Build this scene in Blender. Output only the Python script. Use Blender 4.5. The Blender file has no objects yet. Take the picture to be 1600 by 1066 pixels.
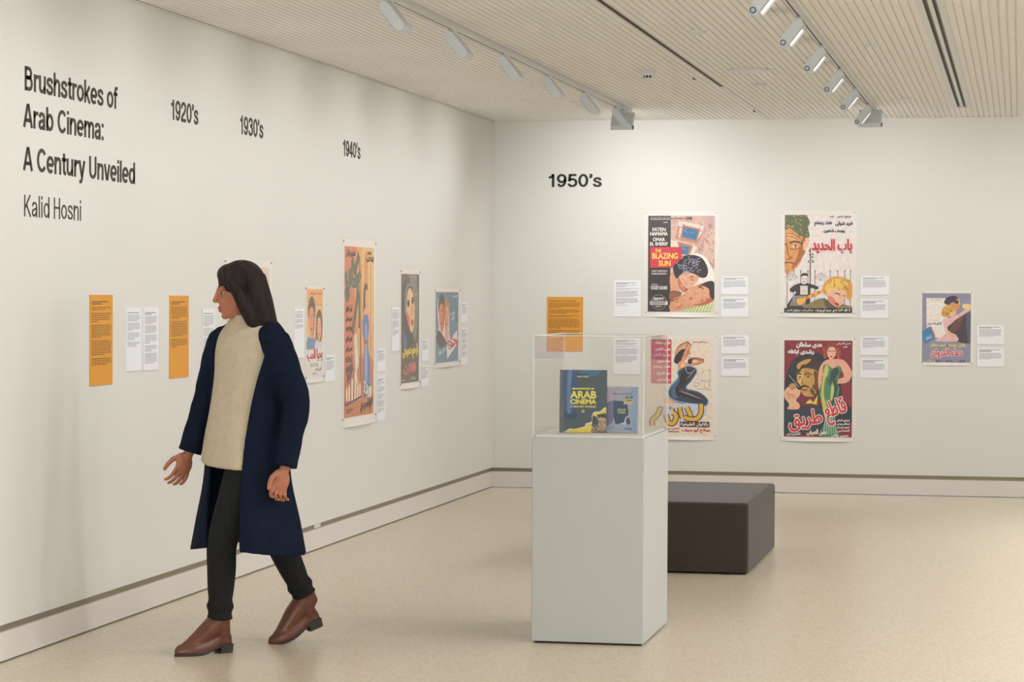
import bpy, bmesh, math, random
from mathutils import Vector, Matrix, Quaternion
from math import pi, sin, cos, radians

random.seed(7)
SC = bpy.context.scene
COL = SC.collection
XW, DB, HC = 4.0245, 19.259, 2.847        # left wall at x=-XW, back wall at y=DB, ceiling at z=HC
XR, YF = 4.6, -1.5                        # right wall and the wall behind the photographer

# ------------------------------------------------------------------ camera
cam_d = bpy.data.cameras.new('camera')
cam = bpy.data.objects.new('camera', cam_d)
COL.objects.link(cam)
SC.camera = cam
cam_d.sensor_fit = 'HORIZONTAL'
cam_d.sensor_width = 36.0
cam_d.lens = 36.0 * 3950.4 / 1600.0
cam_d.clip_end = 100
yaw, pitch, roll = .19834, .01827, .00495
fw = Vector((-sin(yaw) * cos(pitch), cos(yaw) * cos(pitch), -sin(pitch)))
rt = Vector((cos(yaw), sin(yaw), 0))
up = rt.cross(fw)
r2 = cos(roll) * rt + sin(roll) * up
u2 = -sin(roll) * rt + cos(roll) * up
m = Matrix((r2, u2, -fw)).transposed().to_4x4()
m.translation = (0, 0, 1.5)
cam.matrix_world = m

# ------------------------------------------------------------------ world, exposure
W = bpy.data.worlds.new('world')
SC.world = W
W.use_nodes = True
W.node_tree.nodes['Background'].inputs[0].default_value = (.96, 1.0, 1.02, 1)
W.node_tree.nodes['Background'].inputs[1].default_value = 3.4
vs = SC.view_settings
vs.view_transform = 'Standard'
vs.look = 'None'
vs.exposure = 0.73
vs.gamma = 1.0
vs.use_curve_mapping = False
LAMP_LEFT, LAMP_RIGHT, LAMP_BACK, LAMP_FRONT = 19.5, 66.0, 27.0, 78.0    # watts of the track heads
LAMP_COLOR = (.98, .98, 1.0)

# daylight enters through the wide entrance opening behind the photographer
pd_ = bpy.data.lights.new('entrance_daylight', 'AREA')
pd_.shape = 'RECTANGLE'
pd_.size, pd_.size_y = 6.6, 2.55
pd_.cycles.is_portal = True
po_ = bpy.data.objects.new('entrance_daylight', pd_)
COL.objects.link(po_)
po_.location = (.3, YF - .1, 1.3)
po_.rotation_euler = (radians(90), 0, 0)

# ------------------------------------------------------------------ helpers
def lin(c):
    r = []
    for v in c[:3]:
        v = v / 255.0
        r.append(v / 12.92 if v <= .04045 else ((v + .055) / 1.055) ** 2.4)
    return (r[0], r[1], r[2], 1.0)

def mat(name, rgb, rough=.5, metal=0.0, spec=.5, vary=0.0, vscale=8.0, bump=0.0, bscale=60.0, rgb2=None, sheen=0.0, fold=0.0, fscale=10.0, stretch=None):
    M = bpy.data.materials.new(name)
    M.use_nodes = True
    nt = M.node_tree
    b = nt.nodes['Principled BSDF']
    b.inputs['Base Color'].default_value = lin(rgb)
    b.inputs['Roughness'].default_value = rough
    b.inputs['Metallic'].default_value = metal
    b.inputs['Specular IOR Level'].default_value = spec
    if sheen:
        b.inputs['Sheen Weight'].default_value = sheen
    tc = nt.nodes.new('ShaderNodeTexCoord')
    if vary or rgb2:
        n = nt.nodes.new('ShaderNodeTexNoise')
        n.inputs['Scale'].default_value = vscale
        n.inputs['Detail'].default_value = 4
        nt.links.new(tc.outputs['Object'], n.inputs['Vector'])
        cr = nt.nodes.new('ShaderNodeValToRGB')
        a = lin(rgb)
        if rgb2:
            d = lin(rgb2)
        else:
            d = tuple(v * (1 - vary) for v in a[:3]) + (1,)
        cr.color_ramp.elements[0].position = .35
        cr.color_ramp.elements[1].position = .65
        cr.color_ramp.elements[0].color = d
        cr.color_ramp.elements[1].color = a
        nt.links.new(n.outputs['Fac'], cr.inputs['Fac'])
        nt.links.new(cr.outputs['Color'], b.inputs['Base Color'])
    if bump:
        n2 = nt.nodes.new('ShaderNodeTexNoise')
        n2.inputs['Scale'].default_value = bscale
        n2.inputs['Detail'].default_value = 3
        nt.links.new(tc.outputs['Object'], n2.inputs['Vector'])
        bp = nt.nodes.new('ShaderNodeBump')
        bp.inputs['Strength'].default_value = bump
        bp.inputs['Distance'].default_value = .01
        nt.links.new(n2.outputs['Fac'], bp.inputs['Height'])
        nt.links.new(bp.outputs['Normal'], b.inputs['Normal'])
        if stretch:
            mp = nt.nodes.new('ShaderNodeMapping')
            mp.inputs['Scale'].default_value = stretch
            nt.links.new(tc.outputs['Object'], mp.inputs['Vector'])
            nt.links.new(mp.outputs['Vector'], n2.inputs['Vector'])
            if vary or rgb2:
                nt.links.new(mp.outputs['Vector'], n.inputs['Vector'])
        if fold:
            n4 = nt.nodes.new('ShaderNodeTexNoise')
            n4.inputs['Scale'].default_value = fscale
            n4.inputs['Detail'].default_value = 2
            n4.inputs['Distortion'].default_value = .6
            mp2 = nt.nodes.new('ShaderNodeMapping')
            mp2.inputs['Scale'].default_value = (1, 1, .35)
            nt.links.new(tc.outputs['Object'], mp2.inputs['Vector'])
            nt.links.new(mp2.outputs['Vector'], n4.inputs['Vector'])
            b2 = nt.nodes.new('ShaderNodeBump')
            b2.inputs['Strength'].default_value = fold
            b2.inputs['Distance'].default_value = .03
            nt.links.new(n4.outputs['Fac'], b2.inputs['Height'])
            nt.links.new(b2.outputs['Normal'], bp.inputs['Normal'])
    return M

MAT = {}
MAT['wall'] = mat('white_wall_paint', (222, 221, 215), .75, bump=.03, bscale=90, spec=.3)
MAT['ceiling'] = mat('ceiling_paint', (240, 237, 232), .7, spec=.3)
MAT['plaster'] = mat('ceiling_plaster', (240, 236, 230), .75, spec=.3)
MAT['skirting'] = mat('skirting_paint', (222, 217, 210), .5, spec=.4)
MAT['gap'] = mat('shadow_gap_bronze', (150, 140, 122), .45, metal=.3)
MAT['white_metal'] = mat('white_powder_coat', (218, 220, 220), .4)
MAT['grey_metal'] = mat('pale_grey_powder_coat', (214, 222, 226), .4)
MAT['black_slot'] = mat('slot_shade_core_black', (22, 20, 18), .6)
MAT['track_slot'] = mat('track_slot_shade', (84, 72, 60), .5)
MAT['lit_slot_side'] = mat('lit_slot_side_brown', (120, 100, 84), .5)
MAT['dark_ring'] = mat('dark_rubber_ring', (50, 60, 64), .5)
MAT['lens_glass'] = mat('knob_face', (205, 216, 226), .25)
MAT['card'] = mat('white_card_board', (236, 237, 241), .6)
MAT['card_edge'] = MAT['card']
MAT['orange_card'] = mat('orange_panel_stock', (226, 158, 58), .6, vary=.03, vscale=5)
MAT['paper'] = mat('poster_paper', (229, 223, 216), .45)
MAT['vinyl'] = mat('dark_vinyl_lettering', (58, 52, 42), .5)
MAT['vinyl_black'] = mat('black_vinyl_lettering', (26, 23, 18), .5)
MAT['pin'] = mat('pin_metal', (150, 146, 140), .35, metal=.8)
MAT['pedestal'] = mat('pedestal_paint', (192, 194, 191), .55, bump=.04, bscale=120, spec=.35)
MAT['plinth'] = mat('pedestal_recess_shade', (30, 26, 22), .8)
MAT['bench'] = mat('charcoal_brown_felt', (74, 63, 58), .95, vary=.22, vscale=260, bump=.35, bscale=420, spec=.1, sheen=.35)
MAT['bench_foot'] = mat('black_plastic_foot', (20, 18, 17), .6)

def glass_mat():
    M = bpy.data.materials.new('clear_acrylic')
    M.use_nodes = True
    nt = M.node_tree
    for n in list(nt.nodes):
        if n.type == 'BSDF_PRINCIPLED':
            nt.nodes.remove(n)
    out = [n for n in nt.nodes if n.type == 'OUTPUT_MATERIAL'][0]
    tr = nt.nodes.new('ShaderNodeBsdfTransparent')
    tr.inputs['Color'].default_value = (.985, .985, .98, 1)
    gl = nt.nodes.new('ShaderNodeBsdfGlossy')
    gl.inputs['Roughness'].default_value = .02
    lw = nt.nodes.new('ShaderNodeLayerWeight')
    lw.inputs['Blend'].default_value = .5
    pw_ = nt.nodes.new('ShaderNodeMath')
    pw_.operation = 'POWER'
    pw_.inputs[1].default_value = 3.4
    ml = nt.nodes.new('ShaderNodeMath')
    ml.operation = 'MULTIPLY_ADD'
    ml.inputs[1].default_value = .35
    ml.inputs[2].default_value = .015
    nt.links.new(lw.outputs['Facing'], pw_.inputs[0])
    nt.links.new(pw_.outputs[0], ml.inputs[0])
    mx = nt.nodes.new('ShaderNodeMixShader')
    nt.links.new(ml.outputs[0], mx.inputs['Fac'])
    nt.links.new(tr.outputs['BSDF'], mx.inputs[1])
    nt.links.new(gl.outputs['BSDF'], mx.inputs[2])
    nt.links.new(mx.outputs['Shader'], out.inputs['Surface'])
    return M
MAT['acrylic'] = glass_mat()

def floor_mat():
    M = bpy.data.materials.new('beige_speckled_vinyl')
    M.use_nodes = True
    nt = M.node_tree
    N, Lk = nt.nodes, nt.links
    b = N['Principled BSDF']
    tc = N.new('ShaderNodeTexCoord')
    v = N.new('ShaderNodeTexVoronoi')
    v.inputs['Scale'].default_value = 110
    Lk.new(tc.outputs['Object'], v.inputs['Vector'])
    cr = N.new('ShaderNodeValToRGB')
    e = cr.color_ramp.elements
    e[0].position, e[0].color = 0.0, lin((200, 187, 164))
    e[1].position, e[1].color = 1.0, lin((232, 221, 201))
    e2 = e.new(.5)
    e2.color = lin((221, 208, 185))
    bw = N.new('ShaderNodeRGBToBW')
    Lk.new(v.outputs['Color'], bw.inputs['Color'])
    Lk.new(bw.outputs['Val'], cr.inputs['Fac'])
    n = N.new('ShaderNodeTexNoise')
    n.inputs['Scale'].default_value = 45
    n.inputs['Detail'].default_value = 5
    Lk.new(tc.outputs['Object'], n.inputs['Vector'])
    mx = N.new('ShaderNodeMixRGB')
    mx.blend_type = 'MULTIPLY'
    mx.inputs['Fac'].default_value = .35
    r2_ = N.new('ShaderNodeValToRGB')
    r2_.color_ramp.elements[0].position = .38
    r2_.color_ramp.elements[0].color = (.72, .69, .64, 1)
    r2_.color_ramp.elements[1].position = .62
    Lk.new(n.outputs['Fac'], r2_.inputs['Fac'])
    Lk.new(cr.outputs['Color'], mx.inputs['Color1'])
    Lk.new(r2_.outputs['Color'], mx.inputs['Color2'])
    Lk.new(mx.outputs['Color'], b.inputs['Base Color'])
    b.inputs['Roughness'].default_value = .3
    b.inputs['Specular IOR Level'].default_value = .5
    n3 = N.new('ShaderNodeTexNoise')
    n3.inputs['Scale'].default_value = 14
    Lk.new(tc.outputs['Object'], n3.inputs['Vector'])
    bp = N.new('ShaderNodeBump')
    bp.inputs['Strength'].default_value = .04
    bp.inputs['Distance'].default_value = .01
    Lk.new(n3.outputs['Fac'], bp.inputs['Height'])
    Lk.new(bp.outputs['Normal'], b.inputs['Normal'])
    return M
MAT['floor'] = floor_mat()

def print_mat():
    M = bpy.data.materials.new('printed_ink')
    M.use_nodes = True
    nt = M.node_tree
    b = nt.nodes['Principled BSDF']
    a = nt.nodes.new('ShaderNodeAttribute')
    a.attribute_name = 'ink'
    tc = nt.nodes.new('ShaderNodeTexCoord')
    n = nt.nodes.new('ShaderNodeTexNoise')
    n.inputs['Scale'].default_value = 38
    n.inputs['Detail'].default_value = 5
    nt.links.new(tc.outputs['Object'], n.inputs['Vector'])
    cr = nt.nodes.new('ShaderNodeValToRGB')
    cr.color_ramp.elements[0].position = .3
    cr.color_ramp.elements[0].color = (.8, .79, .78, 1)
    cr.color_ramp.elements[1].position = .6
    mx = nt.nodes.new('ShaderNodeMixRGB')
    mx.blend_type = 'MULTIPLY'
    mx.inputs['Fac'].default_value = .7
    nt.links.new(n.outputs['Fac'], cr.inputs['Fac'])
    nt.links.new(a.outputs['Color'], mx.inputs['Color1'])
    nt.links.new(cr.outputs['Color'], mx.inputs['Color2'])
    nt.links.new(mx.outputs['Color'], b.inputs['Base Color'])
    b.inputs['Roughness'].default_value = .45
    return M
MAT['ink'] = print_mat()

def link(o, parent=None):
    COL.objects.link(o)
    if parent is not None:
        o.parent = parent
    return o

def mesh_obj(name, verts, faces, material, parent=None, smooth=False):
    me = bpy.data.meshes.new(name)
    me.from_pydata([tuple(v) for v in verts], [], faces)
    me.validate()
    me.update()
    if material is not None:
        me.materials.append(material)
    if smooth:
        me.polygons.foreach_set('use_smooth', [True] * len(me.polygons))
    return link(bpy.data.objects.new(name, me), parent)

def bm_obj(name, bm, material, parent=None, smooth=False):
    me = bpy.data.meshes.new(name)
    bmesh.ops.recalc_face_normals(bm, faces=bm.faces[:])
    bm.to_mesh(me)
    bm.free()
    me.materials.append(material)
    if smooth:
        me.polygons.foreach_set('use_smooth', [True] * len(me.polygons))
    return link(bpy.data.objects.new(name, me), parent)

def tag(o, label, cat, group=None):
    o['label'] = label
    o['category'] = cat
    if group:
        o['group'] = group
    return o

def struct(o):
    o['kind'] = 'structure'
    return o

def empty(name, loc=(0, 0, 0), rz=0.0):
    o = bpy.data.objects.new(name, None)
    o.location = loc
    o.rotation_euler = (0, 0, rz)
    o.empty_display_size = .05
    return link(o)

def add_box(bm, x0, x1, y0, y1, z0, z1, bevel=0.0, seg=2):
    r = bmesh.ops.create_cube(bm, size=1.0)
    for v in r['verts']:
        v.co = Vector(((x0 + x1) / 2 + v.co.x * (x1 - x0), (y0 + y1) / 2 + v.co.y * (y1 - y0), (z0 + z1) / 2 + v.co.z * (z1 - z0)))
    if bevel:
        es = list({e for v in r['verts'] for e in v.link_edges})
        bmesh.ops.bevel(bm, geom=es, offset=bevel, segments=seg, affect='EDGES', profile=.5)

def box(name, x0, x1, y0, y1, z0, z1, material, parent=None, bevel=0.0, seg=2, smooth=False):
    bm = bmesh.new()
    add_box(bm, x0, x1, y0, y1, z0, z1, bevel, seg)
    return bm_obj(name, bm, material, parent, smooth)

def add_cyl(bm, p0, p1, r0, r1=None, n=20):
    r1 = r0 if r1 is None else r1
    p0, p1 = Vector(p0), Vector(p1)
    d = (p1 - p0)
    q = d.to_track_quat('Z', 'Y').to_matrix()
    a = [bm.verts.new(p0 + q @ Vector((r0 * cos(2 * pi * i / n), r0 * sin(2 * pi * i / n), 0))) for i in range(n)]
    c = [bm.verts.new(p1 + q @ Vector((r1 * cos(2 * pi * i / n), r1 * sin(2 * pi * i / n), 0))) for i in range(n)]
    for i in range(n):
        j = (i + 1) % n
        bm.faces.new((a[i], a[j], c[j], c[i]))
    bm.faces.new(a[::-1])
    bm.faces.new(c)

def add_ring(bm, p0, p1, ro, ri, n=24):
    p0, p1 = Vector(p0), Vector(p1)
    q = (p1 - p0).to_track_quat('Z', 'Y').to_matrix()
    def circ(p, r):
        return [bm.verts.new(p + q @ Vector((r * cos(2 * pi * i / n), r * sin(2 * pi * i / n), 0))) for i in range(n)]
    A, B, Cc, Dd = circ(p0, ro), circ(p1, ro), circ(p1, ri), circ(p0, ri)
    for i in range(n):
        j = (i + 1) % n
        for P, Q in ((A, B), (B, Cc), (Cc, Dd), (Dd, A)):
            bm.faces.new((P[i], P[j], Q[j], Q[i]))

# ------------------------------------------------------------------ the room
fl = struct(box('floor', -XW - .2, XR + .2, YF - .2, DB + .2, -.12, 0, MAT['floor']))
GZ0, GZ1, GD = .124, .154, .014          # shadow gap above the skirting
wl = struct(box('wall_left', -XW - .2, -XW, YF - .2, DB + .2, GZ1, HC + .1, MAT['wall']))
wb = struct(box('wall_back', -XW, XR + .2, DB, DB + .2, GZ1, HC + .1, MAT['wall']))
wr = struct(box('wall_right', XR, XR + .2, YF - .2, DB, GZ1, HC + .1, MAT['wall']))
bm = bmesh.new()
add_box(bm, -XW, -3.0, YF - .2, YF, GZ1, HC + .1)
add_box(bm, 3.6, XR, YF - .2, YF, GZ1, HC + .1)
add_box(bm, -3.0, 3.6, YF - .2, YF, 2.58, HC + .1)
wf = struct(bm_obj('wall_front', bm, MAT['wall']))
struct(box('trim_1', -XW - .2, -XW - GD, YF - .2, DB + .2, GZ0, GZ1, MAT['gap']))
struct(box('trim_2', -XW - GD, XR + .2, DB + GD, DB + .2, GZ0, GZ1, MAT['gap']))
struct(box('trim_3', XR + GD, XR + .2, YF - .2, DB + GD, GZ0, GZ1, MAT['gap']))
struct(box('baseboard_left', -XW - .2, -XW, YF - .2, DB + .2, .008, GZ0, MAT['skirting']))
struct(box('baseboard_back', -XW, XR + .2, DB, DB + .2, .008, GZ0, MAT['skirting']))
struct(box('baseboard_right', XR, XR + .2, YF - .2, DB, .008, GZ0, MAT['skirting']))
struct(box('baseboard_front', -XW, -3.0, YF - .2, YF, .008, GZ1, MAT['skirting']))

# ceiling: backing board with one slat after another, plain plaster right of x = 0
ce = struct(box('ceiling', -XW - .2, XR + .2, YF - .2, DB + .2, HC + .0075, HC + .2, MAT['ceiling']))
SL_P, SL_W = .04, .031
slat_mesh = None
x = -XW + .0295
while x < -.03:
    c = x + SL_P / 2
    if not (abs(c + 1.895) < .02 or -.483 < c < -.345):
        y1 = DB - .004
        if slat_mesh is None:
            s = box('slat', -SL_W / 2, SL_W / 2, YF, y1, HC, HC + .0075, MAT['ceiling'], ce)
            slat_mesh = s.data
        else:
            s = link(bpy.data.objects.new('slat', slat_mesh), ce)
        s.location.x = c
    x += SL_P
box('plaster_panel', -.012, XR, YF, DB - .004, HC - .001, HC + .0075, MAT['plaster'], ce)
struct(box('trim_4', -XW, XR, DB - .008, DB, HC - .006, HC + .006, MAT['skirting']))
struct(box('trim_5', -XW, -XW + .008, YF, DB - .008, HC - .006, HC + .006, MAT['skirting']))

# narrow open slot in the ceiling, closed by a white cover towards the back wall
t = empty('ceiling_slot', (-1.895, 13.0, HC))
tag(t, 'long narrow black ceiling slot with white cover strip near back wall', 'ceiling slot')
box('slot_shade', -.014, .014, -14, 3.25, .0015, .0073, MAT['black_slot'], t)  # shallow black sheet stands in for the shade inside the open slot
for a in (-.018, .014):
    box('edge_strip', a, a + .004, -14, 3.25, -.002, .0073, MAT['ceiling'], t)
box('cover_strip', -.018, .018, 3.25, DB - 13.0 - .01, -.002, .0073, MAT['white_metal'], t)

# linear air diffuser with two slots
t = empty('linear_diffuser', (-.417, 13.0, HC))
tag(t, 'white linear air diffuser with two parallel dark slots in the ceiling', 'air diffuser')
box('slot_shade', -.064, .064, -14, 5.24, .006, .0073, MAT['black_slot'], t)  # black plate imitates the dark depth of both slots
for nm, a, b_ in (('frame_bar', -.066, -.032), ('frame_bar', -.009, .011), ('frame_bar', .032, .066)):
    box(nm, a, b_, -14, 5.20, -.004, .006, MAT['white_metal'], t)
box('frame_end', -.066, .066, 5.20, 5.26, -.004, .006, MAT['white_metal'], t)
for a in (-.0165, .0245):
    box('lit_side_strip', a, a + .006, -14, 5.20, -.001, .006, MAT['lit_slot_side'], t)  # added strip, its brown imitates the lit inner side of the slot
# slats close the ceiling between the diffuser and the back wall
for k in range(3):
    s = box('slat', -SL_W / 2, SL_W / 2, 18.265, DB - .004, HC, HC + .0075, MAT['ceiling'], ce)
    s.location.x = -.457 + k * SL_P

# ------------------------------------------------------------------ ceiling fittings
def disc(name, x, y, r, h, label, cat, tiers=None):
    bm = bmesh.new()
    for (z0, z1, ra, rb) in tiers or [(0, -h, r, r * .92)]:
        add_cyl(bm, (0, 0, z0), (0, 0, z1), ra, rb, 32)
    o = bm_obj(name, bm, MAT['white_metal'])
    o.location = (x, y, HC)
    return tag(o, label, cat)

sd = empty('smoke_detector', (-2.198, 15.01, HC))
tag(sd, 'white smoke detector with dark slits hanging from the slatted ceiling', 'smoke detector')
bm = bmesh.new(); add_cyl(bm, (0, 0, 0), (0, 0, -.012), .052, .050, 32)
bm_obj('base', bm, MAT['white_metal'], sd)
bm = bmesh.new(); add_cyl(bm, (0, 0, -.012), (0, 0, -.032), .048, .036, 32); add_cyl(bm, (0, 0, -.046), (0, 0, -.050), .028, .022, 32)
bm_obj('cover', bm, MAT['white_metal'], sd)
bm = bmesh.new(); add_cyl(bm, (0, 0, -.032), (0, 0, -.046), .024, .024, 24)
bm_obj('sensor_core', bm, MAT['black_slot'], sd)
for k in range(9):
    a = 2 * pi * k / 9 + .2
    bm = bmesh.new(); add_box(bm, -.003, .003, -.002, .002, -.047, -.031)
    o = bm_obj('fin', bm, MAT['white_metal'], sd)
    o.location = (.030 * cos(a), .030 * sin(a), 0); o.rotation_euler.z = a + pi / 2
disc('ceiling_speaker', -1.589, 15.05, .135, .012, 'large flat white round ceiling plate beside the right track', 'ceiling plate', [(0, -.006, .135, .135), (-.006, -.012, .128, .118)])
disc('sprinkler_cover', -1.634, 16.06, .045, .012, 'small white round ceiling cap behind the large flat ceiling plate', 'ceiling cap')
disc('sprinkler_cover', -1.617, 12.80, .045, .014, 'small white round ceiling cap beside the narrow black slot, nearest viewer', 'ceiling cap')
disc('sprinkler_cover', -.783, 13.70, .045, .006, 'thin round ceiling cap right of the right track, nearer one', 'ceiling cap')
disc('sprinkler_cover', -.774, 17.33, .045, .006, 'thin round ceiling cap right of the right track, near back wall', 'ceiling cap')
disc('sprinkler_cover', -3.037, 17.37, .045, .006, 'thin round ceiling cap left of the left track', 'ceiling cap')
for nm, xx, yy, lb in (('ceiling_hook', -1.902, 18.3, 'tiny dark hook on the white cover strip by the back wall'), ('ceiling_hook', -1.99, 15.55, 'tiny dark hook on the slats right of the smoke detector')):
    bm = bmesh.new()
    add_cyl(bm, (0, 0, 0), (0, 0, -.012), .005, .005, 10)
    add_cyl(bm, (0, 0, -.010), (.014, 0, -.014), .003, .003, 8)
    o = bm_obj(nm, bm, MAT['dark_ring']); o.location = (xx, yy, HC - (.002 if xx > -1.95 else 0)); tag(o, lb, 'hook')

# ------------------------------------------------------------------ tracks and track heads
def make_track(xc, side):
    t = empty('light_track', (xc, 13, HC))
    tag(t, {'l': 'white ceiling light rail nearest the left wall', 'r': 'white ceiling light rail between the black slot and the air diffuser'}.get(side, side), 'light track')
    y0, y1, hw, d = -13.5, 5.1, .014, .034
    bm = bmesh.new()
    for a, b_ in ((-hw, -.0055), (.0055, hw)):
        add_box(bm, a, b_, y0, y1, -d, 0)
    add_box(bm, -.0055, .0055, y1 - .03, y1, -d, 0)
    bm_obj('rail', bm, MAT['white_metal'], t)
    box('slot', -.0055, .0055, y0, y1 - .03, -d + .0015, -.001, MAT['track_slot'], t)  # nearly flush fill, shade of the open slot put into its colour
    return t
TRL, TRR = -2.775, -1.030
make_track(TRL, 'l')
make_track(TRR, 'r')
for xx, lb in ((.76, 'white ceiling light rail right of the air diffuser'), (2.55, 'white ceiling light rail farthest from the left wall')):
    make_track(xx, lb)

def em_mat():
    M = bpy.data.materials.new('lit_lens')
    M.use_nodes = True
    b = M.node_tree.nodes['Principled BSDF']
    b.inputs['Base Color'].default_value = (.9, .9, .9, 1)
    b.inputs['Emission Color'].default_value = (*LAMP_COLOR, 1)
    b.inputs['Emission Strength'].default_value = .45
    return M
MAT['lens'] = em_mat()

AX = Vector((-.62, 0, -.785)).normalized()       # long axis of a head that faces right
EN = Vector((.785, 0, -.62)).normalized()        # direction it shines in

def stadium(bm, c0, c1, r, y0, y1, nrm, n=12):
    pts = []
    for k in range(n + 1):
        a = -pi / 2 + pi * k / n
        pts.append(c1 + (AX * cos(a) + nrm * sin(a)) * r)
    for k in range(n + 1):
        a = pi / 2 + pi * k / n
        pts.append(c0 + (AX * cos(a) + nrm * sin(a)) * r)
    A = [bm.verts.new((p.x, y0, p.z)) for p in pts]
    B = [bm.verts.new((p.x, y1, p.z)) for p in pts]
    bm.faces.new(A); bm.faces.new(B[::-1])
    for i in range(len(pts)):
        j = (i + 1) % len(pts)
        bm.faces.new((A[i], B[i], B[j], A[j]))

def make_head():
    t = empty('track_light', (0, 0, 0))
    J = Vector((0, 0, -.036))
    c0, c1 = J, J + AX * .110
    bm = bmesh.new(); add_box(bm, -.016, .016, -.045, .045, -.010, 0, .003, 1); add_cyl(bm, (0, 0, -.010), (0, 0, -.030), .010, .010, 16)
    bm_obj('adapter', bm, MAT['white_metal'], t)
    bm = bmesh.new(); stadium(bm, c0, c1, .0205, -.072, .072, EN)
    bm_obj('housing', bm, MAT['grey_metal'], t)
    bm = bmesh.new(); stadium(bm, c0, c1, .0225, -.077, -.072, EN)
    sp = bm_obj('side_plate', bm, MAT['grey_metal'], t)
    bm = bmesh.new(); add_cyl(bm, c0 + Vector((0, -.080, 0)), c0 + Vector((0, -.077, 0)), .019, .020, 24)
    bm_obj('joint_disc', bm, MAT['grey_metal'], sp)
    k0 = c1 + AX * .003
    bm = bmesh.new(); add_ring(bm, k0 + Vector((0, -.084, 0)), k0 + Vector((0, -.077, 0)), .0135, .0095)
    kn = bm_obj('knob', bm, MAT['dark_ring'], sp)
    bm = bmesh.new(); add_cyl(bm, k0 + Vector((0, -.082, 0)), k0 + Vector((0, -.077, 0)), .0095, .0095, 20)
    bm_obj('knob_face', bm, MAT['lens_glass'], sp)
    bm = bmesh.new(); stadium(bm, c0, c1, .0225, .072, .077, EN)
    bm_obj('side_plate', bm, MAT['grey_metal'], t)
    # flared front frame with the lit glass in it
    mid = (c0 + c1) / 2
    bm = bmesh.new()
    def fr(h, w, d):
        return [bm.verts.new(mid + AX * (sx * h) + EN * d + Vector((0, sy * w, 0))) for sx, sy in ((-1, -1), (1, -1), (1, 1), (-1, 1))]
    A, B, Cc, Dd = fr(.048, .066, .0195), fr(.050, .070, .0290), fr(.047, .067, .0290), fr(.045, .063, .0205)
    for P, Q in ((A, B), (B, Cc), (Cc, Dd)):
        for i in range(4):
            j = (i + 1) % 4
            bm.faces.new((P[i], P[j], Q[j], Q[i]))
    bm_obj('front_frame', bm, MAT['white_metal'], t)
    bm = bmesh.new()
    A, B = fr(.0455, .0635, .0206), fr(.0455, .0635, .0220)
    bm.faces.new(A); bm.faces.new(B[::-1])
    for i in range(4):
        bm.faces.new((A[i], B[i], B[(i + 1) % 4], A[(i + 1) % 4]))
    bm_obj('lens', bm, MAT['lens'], t)
    return t

def copy_tree(o, parent=None):
    c = o.copy()
    COL.objects.link(c)
    c.parent = parent
    for ch in o.children:
        copy_tree(ch, c)
    return c

HEAD = make_head()
HEAD_USED = [False]
def place_head(x, y, rz, watts, label, size=115, group=None, soft=.06):
    h = HEAD if not HEAD_USED[0] else copy_tree(HEAD)
    HEAD_USED[0] = True
    h.location = (x, y, HC - .034)
    h.rotation_euler = (0, 0, rz)
    tag(h, label, 'track light', group)
    ld = bpy.data.lights.new('lamp', 'SPOT')
    ld.energy = watts
    ld.color = LAMP_COLOR
    ld.spot_size = radians(size)
    ld.spot_blend = 1.0
    ld.shadow_soft_size = soft
    lo = bpy.data.objects.new('lamp', ld)
    COL.objects.link(lo)
    R = Matrix.Rotation(rz, 4, 'Z')
    p = Vector((x, y, HC - .034)) + R @ (Vector((0, 0, -.036)) + AX * .055 + EN * .055)
    lo.location = p
    lo.rotation_euler = (R @ EN).to_track_quat('-Z', 'Y').to_euler()
    return lo

ORD = ['first', 'second', 'third', 'fourth', 'fifth', 'sixth', 'seventh', 'eighth', 'ninth']
HEAD_LAMPS = []
for k in range(-6, 6):
    y = 10.97 + 1.30 * k
    if k >= 0:
        lb = 'white track light on the left rail aimed at the left wall, %s nearest the viewer' % ORD[k]
        g = None
    else:
        lb, g = 'white track light on the left rail near the entrance, %s from the entrance' % ORD[k + 6], None
    place_head(TRL, y, pi, LAMP_LEFT, lb, 114, g)
for k in range(-5, 6):
    y = 10.60 + 1.363 * k
    if k >= 0:
        lb = 'white track light with ringed knob on the right rail, %s nearest the viewer' % ORD[k]
        g = None
    else:
        lb, g = 'white track light on the right rail near the entrance, %s from the entrance' % ORD[k + 5], None
    place_head(TRR, y, 0, LAMP_RIGHT, lb, 100, g)
for xx in (.76, 2.55):
    for k in range(9):
        place_head(xx, 3.0 + 1.75 * k, pi, LAMP_FRONT * (.24 if xx < 1 else 1.65), 'white track light on the %s rail counted from the left wall, %s from the entrance' % ('third' if xx < 1 else 'fourth', ORD[k]), 92, None, .35)
    place_head(xx, 17.75, pi / 2, LAMP_BACK, 'white track light at the far end of the %s rail, aimed at back wall' % ('third' if xx < 1 else 'fourth'), 130)
place_head(TRL, 17.78, pi / 2, LAMP_BACK * 1.75, 'white track light at the far end of the left rail, aimed at back wall', 130)
place_head(TRR, 17.72, pi / 2, LAMP_BACK, 'white track light at the far end of the right rail, aimed at back wall', 130)

# ------------------------------------------------------------------ wall frames
def wall_matrix(wall, u, z, off=0.0):
    if wall == 'back':
        M_ = Matrix(((1, 0, 0), (0, 0, -1), (0, 1, 0))).to_4x4()
        M_.translation = (u, DB - off, z)
    else:
        M_ = Matrix(((0, 0, 1), (1, 0, 0), (0, 1, 0))).to_4x4()
        M_.translation = (-XW + off, u, z)
    return M_

# ------------------------------------------------------------------ lettering built from strokes
def arc(cx, cy, rx, ry, a0, a1, n=14):
    return [(cx + rx * cos(radians(a0 + (a1 - a0) * i / n)), cy + ry * sin(radians(a0 + (a1 - a0) * i / n))) for i in range(n + 1)]

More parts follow.
